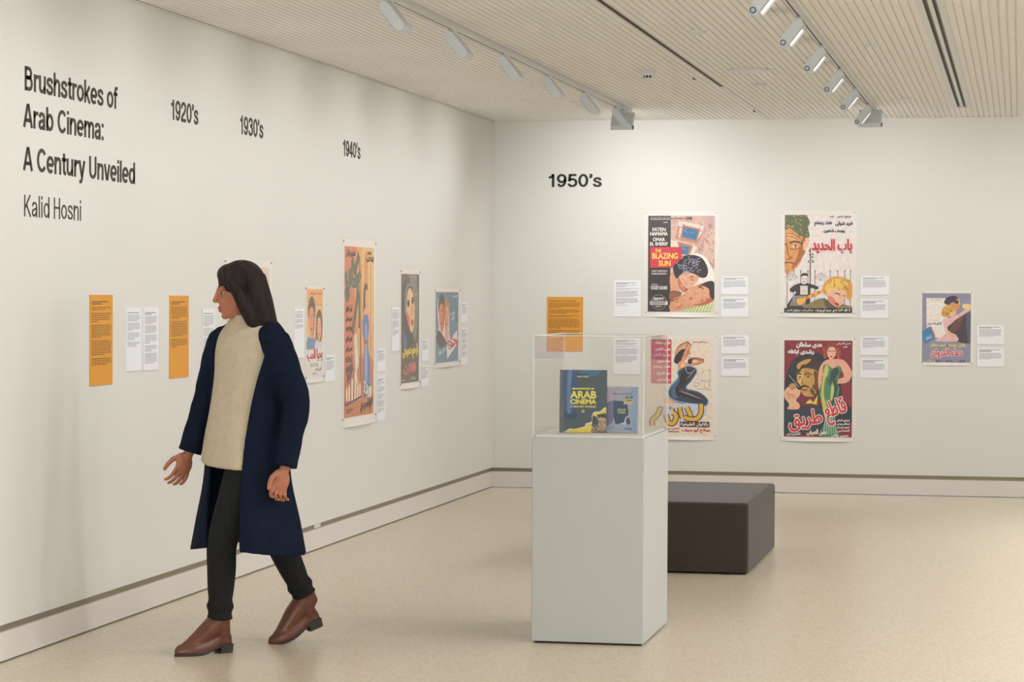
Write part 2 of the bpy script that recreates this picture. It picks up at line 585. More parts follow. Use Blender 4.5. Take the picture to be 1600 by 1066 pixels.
def spline(p, n=6, closed=False):
    out = []
    m_ = len(p)
    rng = range(m_) if closed else range(m_ - 1)
    for i in rng:
        if closed:
            a, b, c, d = p[(i - 1) % m_], p[i], p[(i + 1) % m_], p[(i + 2) % m_]
        else:
            a, b, c, d = p[max(i - 1, 0)], p[i], p[i + 1], p[min(i + 2, m_ - 1)]
        for k in range(n):
            t_ = k / n
            out.append(tuple(.5 * (2 * b[j] + (c[j] - a[j]) * t_ + (2 * a[j] - 5 * b[j] + 4 * c[j] - d[j]) * t_ ** 2 + (3 * b[j] - a[j] - 3 * c[j] + d[j]) * t_ ** 3) for j in (0, 1)))
    if not closed:
        out.append(tuple(p[-1]))
    return out

hS = .08
GL = {   # glyph: advance, strokes (centre lines, cap height 1)
    '0': (.68, [arc(.33, .5, .235, .42, 0, 360, 28)]),
    '1': (.56, [[(.35, 0), (.35, 1)], spline([(.07, .745), (.22, .76), (.31, .83), (.345, .97)])]),
    '2': (.68, [spline([(.10, .66), (.15, .84), (.33, .92), (.51, .84), (.55, .69), (.46, .51), (.26, .34), (.14, .21), (.10, .08)]), [(.05, .08), (.62, .08)]]),
    '3': (.68, [spline([(.11, .72), (.17, .86), (.33, .92), (.49, .85), (.52, .71), (.43, .58), (.28, .545)]), spline([(.28, .545), (.46, .50), (.55, .33), (.51, .16), (.34, .08), (.17, .12), (.09, .27)])]),
    '4': (.68, [[(.46, 0), (.46, 1)], [(.43, .95), (.09, .33)], [(.02, .275), (.63, .275)]]),
    '5': (.68, [[(.58, .92), (.16, .92)], [(.185, .98), (.13, .44)], spline([(.13, .46), (.21, .57), (.35, .60), (.51, .51), (.56, .33), (.5, .15), (.33, .08), (.17, .12), (.08, .26)])]),
    '9': (.68, [arc(.33, .655, .225, .265, 0, 360, 26), spline([(.555, .655), (.55, .44), (.48, .20), (.35, .085), (.21, .10), (.12, .25)])]),
    "'": (.24, [[(.12, 1), (.12, .87)], spline([(.15, .92), (.14, .80), (.05, .70)])]),
    's': (.58, [spline([(.49, .51), (.43, .63), (.29, .665), (.15, .62), (.12, .51), (.2, .42), (.38, .35), (.49, .24), (.43, .11), (.29, .075), (.13, .12), (.075, .24)])]),
    'B': (.74, [[(.13, 0), (.13, 1)], [(.13, .92), (.38, .92)] + arc(.38, .73, .17, .19, 90, -90, 12) + [(.13, .54)], [(.13, .54), (.42, .54)] + arc(.42, .31, .19, .23, 90, -90, 12) + [(.13, .08)]]),
    'r': (.42, [[(.12, 0), (.12, .74)], spline([(.12, .44), (.18, .6), (.29, .65), (.42, .645)])]),
    'u': (.62, [[(.11, .74), (.11, .27)] + arc(.27, .25, .16, .17, 180, 270, 8) + spline([(.27, .08), (.40, .13), (.49, .3)]), [(.50, 0), (.50, .74)]]),
    'h': (.62, [[(.11, 0), (.11, 1)], spline([(.11, .42), (.20, .61), (.33, .665), (.46, .61), (.50, .46)]) + [(.50, 0)]]),
    'n': (.62, [[(.11, 0), (.11, .74)], spline([(.11, .42), (.20, .61), (.33, .665), (.46, .61), (.50, .46)]) + [(.50, 0)]]),
    'm': (.93, [[(.11, 0), (.11, .74)], spline([(.11, .44), (.18, .61), (.30, .665), (.42, .61), (.46, .48)]) + [(.46, 0)], spline([(.46, .44), (.53, .61), (.65, .665), (.77, .61), (.81, .48)]) + [(.81, 0)]]),
    't': (.38, [[(.19, .93), (.19, .22)] + spline([(.19, .22), (.22, .10), (.36, .075)]), [(.02, .66), (.37, .66)]]),
    'o': (.63, [arc(.315, .37, .225, .295, 0, 360, 26)]),
    'k': (.58, [[(.11, 0), (.11, 1)], [(.51, .74), (.13, .30)], [(.23, .42), (.52, 0)]]),
    'e': (.62, [[(.10, .36), (.53, .36)], arc(.315, .37, .225, .295, -2, 312, 24)]),
    'f': (.36, [[(.17, 0), (.17, .78)] + spline([(.17, .78), (.20, .90), (.30, .93), (.39, .925)]), [(.01, .66), (.37, .66)]]),
    'A': (.74, [[(.06, 0), (.34, .97)], [(.66, 0), (.38, .97)], [(.16, .30), (.56, .30)]]),
    'a': (.60, [[(.47, 0), (.47, .48)], spline([(.11, .51), (.16, .63), (.29, .665), (.42, .62), (.47, .48)]), spline([(.47, .41), (.29, .365), (.14, .31), (.095, .2), (.15, .10), (.26, .075), (.40, .14), (.47, .28)])]),
    'b': (.64, [[(.11, 0), (.11, 1)], arc(.325, .37, .215, .295, 0, 360, 24)]),
    'd': (.64, [[(.53, 0), (.53, 1)], arc(.315, .37, .215, .295, 0, 360, 24)]),
    'C': (.76, [arc(.40, .5, .30, .42, 38, 322, 28)]),
    'i': (.24, [[(.12, 0), (.12, .74)], [(.12, .85), (.12, 1)]]),
    'l': (.24, [[(.12, 0), (.12, 1)]]),
    ':': (.28, [[(.13, 0), (.13, .17)], [(.13, .57), (.13, .74)]]),
    'U': (.74, [[(.13, 1), (.13, .36)] + arc(.37, .36, .24, .28, 180, 360, 16) + [(.61, 1)]]),
    'v': (.56, [[(.07, .74), (.265, .02)], [(.49, .74), (.295, .02)]]),
    'y': (.56, [[(.07, .74), (.275, .04)], [(.49, .74), (.27, -.08)] + spline([(.27, -.08), (.21, -.18), (.07, -.185)])]),
    'K': (.74, [[(.13, 0), (.13, 1)], [(.62, 1), (.15, .38)], [(.29, .56), (.66, 0)]]),
    'H': (.74, [[(.13, 0), (.13, 1)], [(.61, 0), (.61, 1)], [(.13, .53), (.61, .53)]]),
    ' ': (.30, []),
}

def ribbon(pts, w):
    """left and right borders of a stroke"""
    Lp, Rp = [], []
    n = len(pts)
    closed = n > 3 and (pts[0][0] - pts[-1][0]) ** 2 + (pts[0][1] - pts[-1][1]) ** 2 < 1e-10
    for i in range(n):
        if closed:
            a, b = pts[(i - 1) % (n - 1)], pts[(i + 1) % (n - 1)]
        else:
            a, b = pts[max(i - 1, 0)], pts[min(i + 1, n - 1)]
        dx, dy = b[0] - a[0], b[1] - a[1]
        l = math.hypot(dx, dy) or 1.0
        nx, ny = -dy / l * w / 2, dx / l * w / 2
        Lp.append((pts[i][0] + nx, pts[i][1] + ny))
        Rp.append((pts[i][0] - nx, pts[i][1] - ny))
    return Lp, Rp

def letter_mesh(ch, stroke, sx, sy, th=.0012):
    V, Fc = [], []
    for st in GL[ch][1]:
        pts = []
        for p in st:
            if not pts or math.hypot(p[0] - pts[-1][0], p[1] - pts[-1][1]) > 1e-4:
                pts.append(p)
        Lp, Rp = ribbon(pts, stroke)
        b = len(V)
        for (l, r) in zip(Lp, Rp):
            V += [(l[0] * sx, l[1] * sy, th), (r[0] * sx, r[1] * sy, th), (l[0] * sx, l[1] * sy, 0), (r[0] * sx, r[1] * sy, 0)]
        for i in range(len(pts) - 1):
            k = b + 4 * i
            Fc += [(k, k + 1, k + 5, k + 4), (k + 2, k, k + 4, k + 6), (k + 1, k + 3, k + 7, k + 5)]
        e = b + 4 * (len(pts) - 1)
        Fc += [(b, b + 2, b + 3, b + 1), (e, e + 1, e + 3, e + 2)]
    return V, Fc

def text_width(s, stroke):
    return sum(GL[c][0] for c in s)

LETTER = {}
def lettering(name, wall, lines, material, label, stroke=.165):
    """lines: (text, u0, u1, baseline z, cap height)"""
    u0 = min(l[1] for l in lines); u1 = max(l[2] for l in lines); zb = min(l[3] for l in lines)
    t_ = empty(name)
    t_.matrix_world = wall_matrix(wall, (u0 + u1) / 2, zb, .0003)
    tag(t_, label, 'wall lettering')
    for (s, a, b, z, cap) in lines:
        first, last = GL[s[0]], GL[s[-1]]
        nat = text_width(s, stroke) - .06 - .04
        sx = (b - a) / nat
        x_ = a - .05 * sx
        for ch in s:
            if ch != ' ':
                key = (ch, stroke, round(sx, 4), cap, material.name)
                if key not in LETTER:
                    V, Fc = letter_mesh(ch, stroke, sx, cap)
                    o = mesh_obj('letter', V, Fc, material, t_)
                    LETTER[key] = o.data
                else:
                    o = link(bpy.data.objects.new('letter', LETTER[key]), t_)
                o.location = (x_ - (u0 + u1) / 2, z - zb, 0)
            x_ += GL[ch][0] * sx
    return t_

lettering('exhibition_title', 'left', [('Brushstrokes of', 9.819, 10.900, 2.333, .100), ('Arab Cinema:', 9.812, 10.735, 2.181, .100), ('A Century Unveiled', 9.812, 11.140, 2.003, .100)],
          MAT['vinyl'], 'dark bold title lettering in three lines high on the left wall', .155)
lettering('name_lettering', 'left', [('Kalid Hosni', 9.812, 10.460, 1.813, .090)], MAT['vinyl'], 'thin dark lettering of a name below the title on left wall', .095)
lettering('decade_lettering', 'left', [("1920's", 11.647, 12.055, 2.338, .098)], MAT['vinyl'], "dark wall lettering reading 1920's above the second orange panel", .16)
lettering('decade_lettering', 'left', [("1930's", 12.748, 13.156, 2.338, .098)], MAT['vinyl'], "dark wall lettering reading 1930's above the walking person", .16)
lettering('decade_lettering', 'left', [("1940's", 14.806, 15.210, 2.336, .098)], MAT['vinyl'], "dark wall lettering reading 1940's above the tall orange poster", .16)
lettering('decade_lettering', 'back', [("1950's", -3.590, -3.176, 2.335, .101)], MAT['vinyl_black'], "black wall lettering reading 1950's on the back wall", .165)

# ------------------------------------------------------------------ flat print
AR = {}
for k, base, n in (('ا', 0xFE8D, 2), ('أ', 0xFE83, 2), ('ب', 0xFE8F, 4), ('ة', 0xFE93, 2), ('ت', 0xFE95, 4), ('ث', 0xFE99, 4), ('ج', 0xFE9D, 4), ('ح', 0xFEA1, 4), ('خ', 0xFEA5, 4),
                   ('د', 0xFEA9, 2), ('ذ', 0xFEAB, 2), ('ر', 0xFEAD, 2), ('ز', 0xFEAF, 2), ('س', 0xFEB1, 4), ('ش', 0xFEB5, 4), ('ص', 0xFEB9, 4), ('ض', 0xFEBD, 4), ('ط', 0xFEC1, 4),
                   ('ظ', 0xFEC5, 4), ('ع', 0xFEC9, 4), ('غ', 0xFECD, 4), ('ف', 0xFED1, 4), ('ق', 0xFED5, 4), ('ك', 0xFED9, 4), ('ل', 0xFEDD, 4), ('م', 0xFEE1, 4), ('ن', 0xFEE5, 4),
                   ('ه', 0xFEE9, 4), ('و', 0xFEED, 2), ('ى', 0xFEEF, 2), ('ي', 0xFEF1, 4), ('ء', 0xFE80, 1), ('\u0001', 0xFEFB, 2)):
    AR[k] = (base, n)

def shape_arabic(s):
    s = s.replace('لا', '\u0001')
    out = []
    for i, c in enumerate(s):
        if c not in AR:
            out.append(c)
            continue
        base, n = AR[c]
        pv = i > 0 and s[i - 1] in AR and AR[s[i - 1]][1] == 4 and n > 1
        nx = i + 1 < len(s) and s[i + 1] in AR and n == 4 and AR[s[i + 1]][1] > 1
        out.append(chr(base + (3 if pv and nx else 2 if nx else 1 if pv else 0)))
    return ''.join(reversed(out))

TXT = {}
def text_polys(s):
    """glyph triangles of the built-in font, cap-height box normalised to (0..w, 0..h)"""
    if s in TXT:
        return TXT[s]
    cu = bpy.data.curves.new('tmp_text', 'FONT')
    cu.body = s
    cu.size = 1.0
    cu.resolution_u = 3
    o = bpy.data.objects.new('tmp_text', cu)
    COL.objects.link(o)
    dg = bpy.context.evaluated_depsgraph_get()
    dg.update()
    me = bpy.data.meshes.new_from_object(o.evaluated_get(dg))
    V = [(v.co.x, v.co.y) for v in me.vertices]
    Fc = [tuple(p.vertices) for p in me.polygons]
    bpy.data.objects.remove(o)
    bpy.data.meshes.remove(me)
    bpy.data.curves.remove(cu)
    if V:
        x0 = min(v[0] for v in V); x1 = max(v[0] for v in V); y0 = min(v[1] for v in V); y1 = max(v[1] for v in V)
        V = [((v[0] - x0) / (x1 - x0), (v[1] - y0) / (y1 - y0)) for v in V]
    TXT[s] = (V, Fc)
    return TXT[s]

class Art:
    """flat printed shapes: x to the right, y down, inside the source rectangle"""
    def __init__(self, x0, y0, x1, y1, step=2.5e-5):
        self.r = (x0, y0, x1, y1)
        self.V, self.F, self.C = [], [], []
        self.n = 0
        self.step = step
        self.asp = 1.0
    def _add(self, pts, faces, col, same=False):
        self.n += 0 if same is None else .12 if same else 1
        b = len(self.V)
        x0, y0, x1, y1 = self.r
        for p in pts:
            self.V.append((min(max((p[0] - x0) / (x1 - x0), 0), 1), min(max(1 - (p[1] - y0) / (y1 - y0), 0), 1), self.n))
        for f in faces:
            self.F.append(tuple(b + i for i in f))
            self.C.append(lin(col))
    def poly(self, col, pts, smooth=False, n=5):
        if smooth:
            pts = spline(pts, n, True)
        self._add(pts, [tuple(range(len(pts)))], col)
        return self
    def rect(self, col, a, b, c, d):
        return self.poly(col, [(a, b), (c, b), (c, d), (a, d)])
    def ell(self, col, cx, cy, rx, ry, rot=0, n=18):
        cr, sr = cos(radians(rot)), sin(radians(rot))
        return self.poly(col, [(cx + rx * cos(2 * pi * i / n) * cr - ry * sin(2 * pi * i / n) * sr, cy + rx * cos(2 * pi * i / n) * sr + ry * sin(2 * pi * i / n) * cr) for i in range(n)])
    def line(self, col, w, pts, smooth=True, taper=False):
        if smooth and len(pts) > 2:
            pts = spline(pts, 5)
        Lp, Rp = ribbon(pts, w)
        if taper:
            n = len(pts)
            for i in range(n):
                k = min(1.0, .15 + 2.2 * min(i, n - 1 - i) / max(n - 1, 1))
                p = pts[i]
                Lp[i] = tuple(p[j] + (Lp[i][j] - p[j]) * k for j in (0, 1))
                Rp[i] = tuple(p[j] + (Rp[i][j] - p[j]) * k for j in (0, 1))
        V = [q for pr in zip(Lp, Rp) for q in pr]
        self._add(V, [(2 * i, 2 * i + 1, 2 * i + 3, 2 * i + 2) for i in range(len(pts) - 1)], col)
        return self
    def text(self, col, s, x0, y0, x1, y1, bold=0.0, arab=False, rot=0.0, outline=None, ow=0.0):
        """set so that the ink fills the box x0..x1, y0..y1"""
        V, Fc = text_polys(shape_arabic(s) if arab else s)
        if not V:
            return self
        cx, cy = (x0 + x1) / 2, (y0 + y1) / 2
        cr, sr = cos(radians(rot)), sin(radians(rot))
        def put(c, dx, dy, same):
            pts = []
            for v in V:
                a, b = x0 + v[0] * (x1 - x0) - cx, y1 - v[1] * (y1 - y0) - cy
                pts.append((cx + a * cr - b * sr + dx, cy + a * sr + b * cr + dy))
            self._add(pts, Fc, c, same)
        if outline:
            for k in range(10):
                put(outline, ow * cos(2 * pi * k / 10), ow * sin(2 * pi * k / 10), k > 0)
        if bold:
            for k in range(6):
                put(col, bold * cos(2 * pi * k / 6), bold * sin(2 * pi * k / 6), k > 0)
        put(col, 0, 0, bool(bold))
        return self
    def words(self, col, x0, y0, x1, y1, h, gap, seed=1, last=.6):
        """rows of unreadably small print"""
        rnd = random.Random(seed)
        y = y0
        self.n += 1
        while y + h <= y1 + 1e-6:
            xx = x0
            end = x1 - (x1 - x0) * (rnd.random() * .1)
            if y + h + gap + h > y1:
                end = x0 + (x1 - x0) * last
            while xx < end:
                w = (x1 - x0) * (.04 + .09 * rnd.random())
                e = min(xx + w, end)
                self._add([(xx, y), (e, y), (e, y + h), (xx, y + h)], [(0, 1, 2, 3)], col, None)
                xx = e + (x1 - x0) * .017
            y += h + gap
        return self
    def head(self, cx, cy, w, h, skin, shade, hair, rot=0, flip=1, style='man', lips=(170, 60, 60), ink=(50, 35, 30)):
        """a generic painted portrait"""
        cr, sr = cos(radians(rot)), sin(radians(rot))
        def T(x, y):
            x, y = x * flip * w, y * h
            return (cx + x * cr - y * sr, cy + x * sr + y * cr)
        P = lambda l: [T(*q) for q in l]
        if style == 'woman':
            self.poly(hair, P([(-.62, .1), (-.6, -.35), (-.3, -.68), (.15, -.7), (.5, -.5), (.58, -.1), (.6, .4), (.3, .5), (-.35, .55)]), True)
        self.poly(skin, P([(-.42, -.3), (-.2, -.5), (.2, -.5), (.42, -.25), (.42, .1), (.3, .4), (.05, .56), (-.2, .46), (-.4, .15)]), True)
        self.poly(shade, P([(.16, -.4), (.42, -.25), (.42, .1), (.3, .4), (.05, .56), (.16, .3), (.22, 0)]), True)
        if style == 'woman':
            self.poly(hair, P([(-.5, .0), (-.5, -.4), (-.2, -.62), (.2, -.62), (.48, -.35), (.44, -.1), (.3, -.33), (0, -.42), (-.3, -.3), (-.42, .1)]), True)
        else:
            self.poly(hair, P([(-.46, -.05), (-.5, -.38), (-.25, -.66), (.2, -.68), (.5, -.42), (.46, -.05), (.36, -.25), (.1, -.38), (-.2, -.36), (-.36, -.24)]), True)
        lw = w * .05
        for ex in (-.2, .17):
            self.line(ink, lw, P([(ex - .12, -.13), (ex, -.17), (ex + .12, -.13)]))
            self.ell((240, 230, 220), *T(ex, -.05), w * .08, h * .03, rot)
            self.ell(ink, *T(ex, -.05), w * .035, h * .03, rot)
        self.line(shade, lw, P([(-.03, -.08), (-.08, .12), (.02, .15)]))
        self.poly(lips, P([(-.14, .26), (-.03, .23), (.1, .26), (-.02, .32)]), True)
        return self
    def build(self, parent, w, h, x0, y0, z0, name='print', fade=0.0):
        V = [(x0 + v[0] * w, y0 + v[1] * h, z0 + v[2] * self.step) for v in self.V]
        me = bpy.data.meshes.new(name)
        me.from_pydata(V, [], self.F)
        at = me.attributes.new('ink', 'FLOAT_COLOR', 'FACE')
        flat = []
        pale = lin((228, 216, 204))
        for c in self.C:
            flat += [c[i] * (1 - fade) + pale[i] * fade for i in range(3)] + [1.0]
        at.data.foreach_set('color', flat)
        # every face looks away from the wall
        bm = bmesh.new()
        bm.from_mesh(me)
        bm.normal_update()
        fl_ = [f for f in bm.faces if f.normal.z < 0]
        bmesh.ops.reverse_faces(bm, faces=fl_)
        bm.to_mesh(me)
        bm.free()
        me.materials.append(MAT['ink'])
        return link(bpy.data.objects.new(name, me), parent)

def board(w, h, th, material, name):
    bm = bmesh.new()
    add_box(bm, -w / 2, w / 2, 0, h, 0, th)
    return bm_obj(name, bm, material)

def card(wall, u0, u1, z0, z1, label, rows, seed, head=2, name='text_card', mt='card', th=.005, ink=(168, 168, 172), dark=(112, 112, 116)):
    """rows: list of line counts of the paragraphs"""
    w, h = u1 - u0, z1 - z0
    o = board(w, h, th, MAT[mt], name)
    o.matrix_world = wall_matrix(wall, (u0 + u1) / 2, z0)
    tag(o, label, 'text panel' if name == 'information_sheet' else 'label card')
    A = Art(0, 0, w, h)
    m_ = .075 * w
    lh, gp = .0032, .0030
    if name == 'information_sheet':
        m_, lh, gp = .055 * w, .0042, .0044
    y = .07 * h if h > w else .09 * h
    for k in range(head):
        A.words(dark, m_, y, m_ + w * (.75 if k == 0 else .45), y + lh * 1.25, lh * 1.25, gp, seed * 31 + k, 1.0)
        y += lh * 1.25 + gp
    y += gp * 1.6
    for k, n in enumerate(rows):
        hh = n * lh + (n - 1) * gp
        A.words(ink, m_, y, w - m_, y + hh, lh, gp, seed * 17 + k, .35 + .5 * ((seed * 7 + k * 3) % 10) / 10)
        y += hh + gp * 3.2
    A.build(o, w, h, -w / 2, 0, th + .0001, 'printed_text')
    return o

def poster(wall, u0, u1, z0, z1, inner, art, label, curl=.012, material='paper', name='film_poster'):
    """inner: left, right, bottom, top margins of the printed area"""
    w, h = u1 - u0, z1 - z0
    t_ = empty(name)
    t_.matrix_world = wall_matrix(wall, (u0 + u1) / 2, z0)
    tag(t_, label, 'poster')
    nx, ys = 12, [0, .008, .016, inner[2] * .85, h * .5, h - inner[3] * .85, h]
    th = .0006
    V, Fc = [], []
    for s in (0, 1):
        for y in ys:
            for i in range(nx + 1):
                f = i / nx
                d = 0.0
                if y < inner[2] * .85:
                    d = curl * sin(pi * f) * (1 - y / (inner[2] * .85)) ** 1.5
                V.append((-w / 2 + f * w, y, .0006 + d + s * th))
    st = (nx + 1) * len(ys)
    for j in range(len(ys) - 1):
        for i in range(nx):
            a = j * (nx + 1) + i
            Fc.append((st + a, st + a + 1, st + a + nx + 2, st + a + nx + 1))
            Fc.append((a, a + nx + 1, a + nx + 2, a + 1))
    for j in range(len(ys) - 1):
        for i in (0, nx):
            a = j * (nx + 1) + i
            Fc.append((a, a + nx + 1, st + a + nx + 1, st + a))
    for i in range(nx):
        for j in (0, len(ys) - 1):
            a = j * (nx + 1) + i
            Fc.append((a, a + 1, st + a + 1, st + a))
    mesh_obj('sheet', V, Fc, MAT[material], t_)
    art.build(t_, w - inner[0] - inner[1], h - inner[2] - inner[3], -w / 2 + inner[0], inner[2], .0014, 'print', .17 if wall == 'left' else .05)
    for sx in (-1, 1):
        for yy in (inner[2] * .85, h - .014):
            bm = bmesh.new()
            add_cyl(bm, (0, 0, 0), (0, 0, .006), .0045, .0035, 12)
            p = bm_obj('pin', bm, MAT['pin'], t_)
            p.location = (sx * (w / 2 - .014), yy, .001)
    return t_

# ------------------------------------------------------------------ posters of the back wall
def art_couple():
    A = Art(130, 97, 708, 940)
    A.rect((226, 203, 186), 130, 97, 708, 940)
    A.poly((214, 176, 160), [(326, 97), (640, 97), (560, 420), (430, 470), (326, 360)])
    A.poly((236, 214, 196), [(400, 140), (640, 190), (625, 260), (380, 200)])
    A.poly((198, 142, 118), [(385, 185), (620, 235), (560, 345), (370, 300)])
    A.poly((240, 222, 205), [(405, 200), (600, 240), (550, 325), (395, 285)])
    A.poly((190, 128, 100), [(430, 175), (585, 212), (556, 328), (408, 288)])
    A.poly((38, 118, 168), [(440, 192), (566, 222), (545, 312), (422, 280)])
    A.poly((240, 222, 205), [(326, 300), (560, 370), (520, 440), (326, 390)])
    A.poly((186, 122, 96), [(385, 322), (520, 360), (490, 445), (410, 430)])
    A.poly((44, 124, 170), [(402, 348), (492, 374), (470, 440), (424, 430)])
    A.poly((206, 168, 170), [(630, 97), (708, 97), (708, 560), (640, 540), (560, 440)])
    A.poly((222, 190, 172), [(640, 200), (708, 220), (708, 520), (650, 500), (590, 420)])
    rnd = random.Random(3)
    for k in range(46):
        x, y = rnd.uniform(560, 700), rnd.uniform(150, 520)
        A.line((172, 110, 92), 5, [(x, y), (x + rnd.uniform(8, 22), y + rnd.uniform(10, 34)), (x + rnd.uniform(-6, 12), y + 44)], True, True)
    for k in range(26):
        x, y = rnd.uniform(330, 560), rnd.uniform(110, 420)
        A.line((186, 140, 122), 4, [(x, y), (x + 34, y + rnd.uniform(4, 14))], False)
    A.rect((44, 42, 46), 130, 97, 326, 940)
    A.rect((190, 172, 166), 152, 112, 430, 132)
    A.words((60, 48, 44), 160, 116, 440, 128, 9, 4, 5, 1.0)
    A.text((40, 34, 32), 'UAR', 455, 106, 512, 132, 2)
    # pillow and sheet
    A.poly((224, 228, 180), [(430, 930), (560, 880), (708, 850), (708, 940), (420, 940)])
    for k in range(9):
        A.line((150, 168, 70), 7, [(440 + 28 * k, 938), (470 + 28 * k, 905 - 5 * k)], False)
    A.poly((246, 240, 232), [(430, 600), (470, 450), (600, 440), (690, 560), (700, 690), (560, 720), (480, 680)], True)
    # lower figure
    A.poly((226, 158, 120), [(326, 930), (330, 860), (440, 790), (560, 820), (600, 880), (470, 900), (400, 930)], True)
    A.poly((232, 168, 128), [(440, 820), (470, 770), (560, 700), (650, 690), (704, 760), (690, 850), (600, 884), (500, 880)], True)
    A.poly((196, 110, 82), [(520, 880), (600, 860), (690, 800), (690, 850), (600, 884)], True)
    A.poly((48, 40, 42), [(570, 720), (640, 676), (706, 684), (706, 830), (670, 800), (660, 740), (610, 712)], True)
    A.line((54, 34, 30), 9, [(566, 730), (590, 722), (612, 742)])
    A.line((54, 34, 30), 7, [(590, 852), (604, 838), (616, 844)])
    A.line((178, 60, 60), 9, [(486, 830), (500, 820), (520, 826)])
    # upper figure
    A.poly((228, 168, 132), [(326, 610), (390, 590), (440, 650), (420, 730), (350, 760), (326, 740)], True)
    A.poly((236, 180, 148), [(388, 600), (450, 570), (560, 610), (570, 660), (520, 720), (480, 770), (430, 760), (395, 690)], True)
    A.poly((206, 122, 96), [(395, 640), (430, 700), (470, 760), (430, 760), (392, 700)], True)
    A.poly((150, 96, 66), [(326, 760), (420, 770), (390, 830), (326, 850)], True)
    A.poly((34, 32, 42), [(352, 590), (356, 520), (420, 460), (510, 440), (600, 470), (650, 560), (640, 630), (590, 640), (540, 610), (460, 590), (410, 620), (380, 650)], True)
    for k in range(26):
        a, r = rnd.uniform(0, 6.28), rnd.uniform(20, 110)
        x, y = 500 + r * 1.15 * cos(a), 540 + r * .7 * sin(a)
        A.line((150, 160, 184), 6, arc(x, y, 18, 15, rnd.uniform(0, 180), rnd.uniform(220, 330), 6), False)
    A.line((60, 36, 32), 8, [(492, 640), (520, 634), (545, 650)])
    A.line((60, 36, 32), 6, [(500, 662), (516, 658), (532, 668)])
    A.line((190, 40, 60), 12, [(440, 732), (458, 742), (482, 744)])
    for k in range(30):
        x, y = rnd.uniform(400, 540), rnd.uniform(620, 740)
        A.line(rnd.choice([(246, 206, 176), (214, 134, 104), (232, 160, 130)]), 5, [(x, y), (x + rnd.uniform(8, 24), y + rnd.uniform(8, 22))], False)
    for k in range(34):
        x, y = rnd.uniform(470, 660), rnd.uniform(740, 860)
        A.line(rnd.choice([(246, 196, 156), (204, 116, 84), (238, 172, 132)]), 5, [(x, y), (x + rnd.uniform(6, 24), y + rnd.uniform(-10, 14))], False)
    for k in range(16):
        x, y = rnd.uniform(340, 440), rnd.uniform(800, 920)
        A.line(rnd.choice([(244, 190, 150), (206, 128, 96)]), 6, [(x, y), (x + 30, y - 16)], False)
    # red title box and lettering
    A.poly((214, 46, 72), [(148, 372), (425, 372), (425, 470), (356, 530), (345, 553), (148, 553)])
    A.text((250, 214, 90), 'THE', 192, 390, 244, 418, 1.2)
    A.text((250, 214, 90), 'BLAZING', 168, 425, 388, 474, 2)
    A.text((250, 214, 90), 'SUN', 224, 490, 326, 538, 2)
    for s, a, b, c, d in (('FATEN', 168, 202, 282, 232), ('HAMAMA', 148, 240, 300, 270), ('OMAR', 172, 290, 276, 320), ('EL SHERIF', 148, 330, 300, 358)):
        A.text((238, 234, 228), s, a, b, c, d, 1.6)
    A.text((222, 214, 208), 'ZAKY ROSTOM', 164, 576, 296, 590, 1)
    A.text((222, 214, 208), 'FARID SHAWKY', 164, 600, 294, 614, 1)
    A.text((222, 214, 208), 'DIRECTED BY', 164, 697, 218, 706, .5)
    A.text((222, 214, 208), 'YOUSSEF SHAHINE', 154, 714, 300, 746, 1)
    A.line((214, 208, 204), 2.5, arc(226, 858, 66, 66, 0, 360, 30), False)
    A.text((230, 226, 220), 'EGYPT', 184, 818, 270, 838, 2)
    A.rect((230, 226, 220), 150, 848, 304, 880)
    A.words((44, 42, 46), 156, 852, 298, 876, 8, 5, 11, .9)
    A.words((214, 208, 204), 196, 888, 258, 906, 5, 4, 12, .7)
    A.words((226, 220, 214), 262, 152, 302, 160, 7, 4, 13, 1)
    return A
poster('back', -2.840, -2.263, 1.336, 2.148, (.033, .031, .041, .036), art_couple(), 'film poster with black strip, red title box and reclining couple')

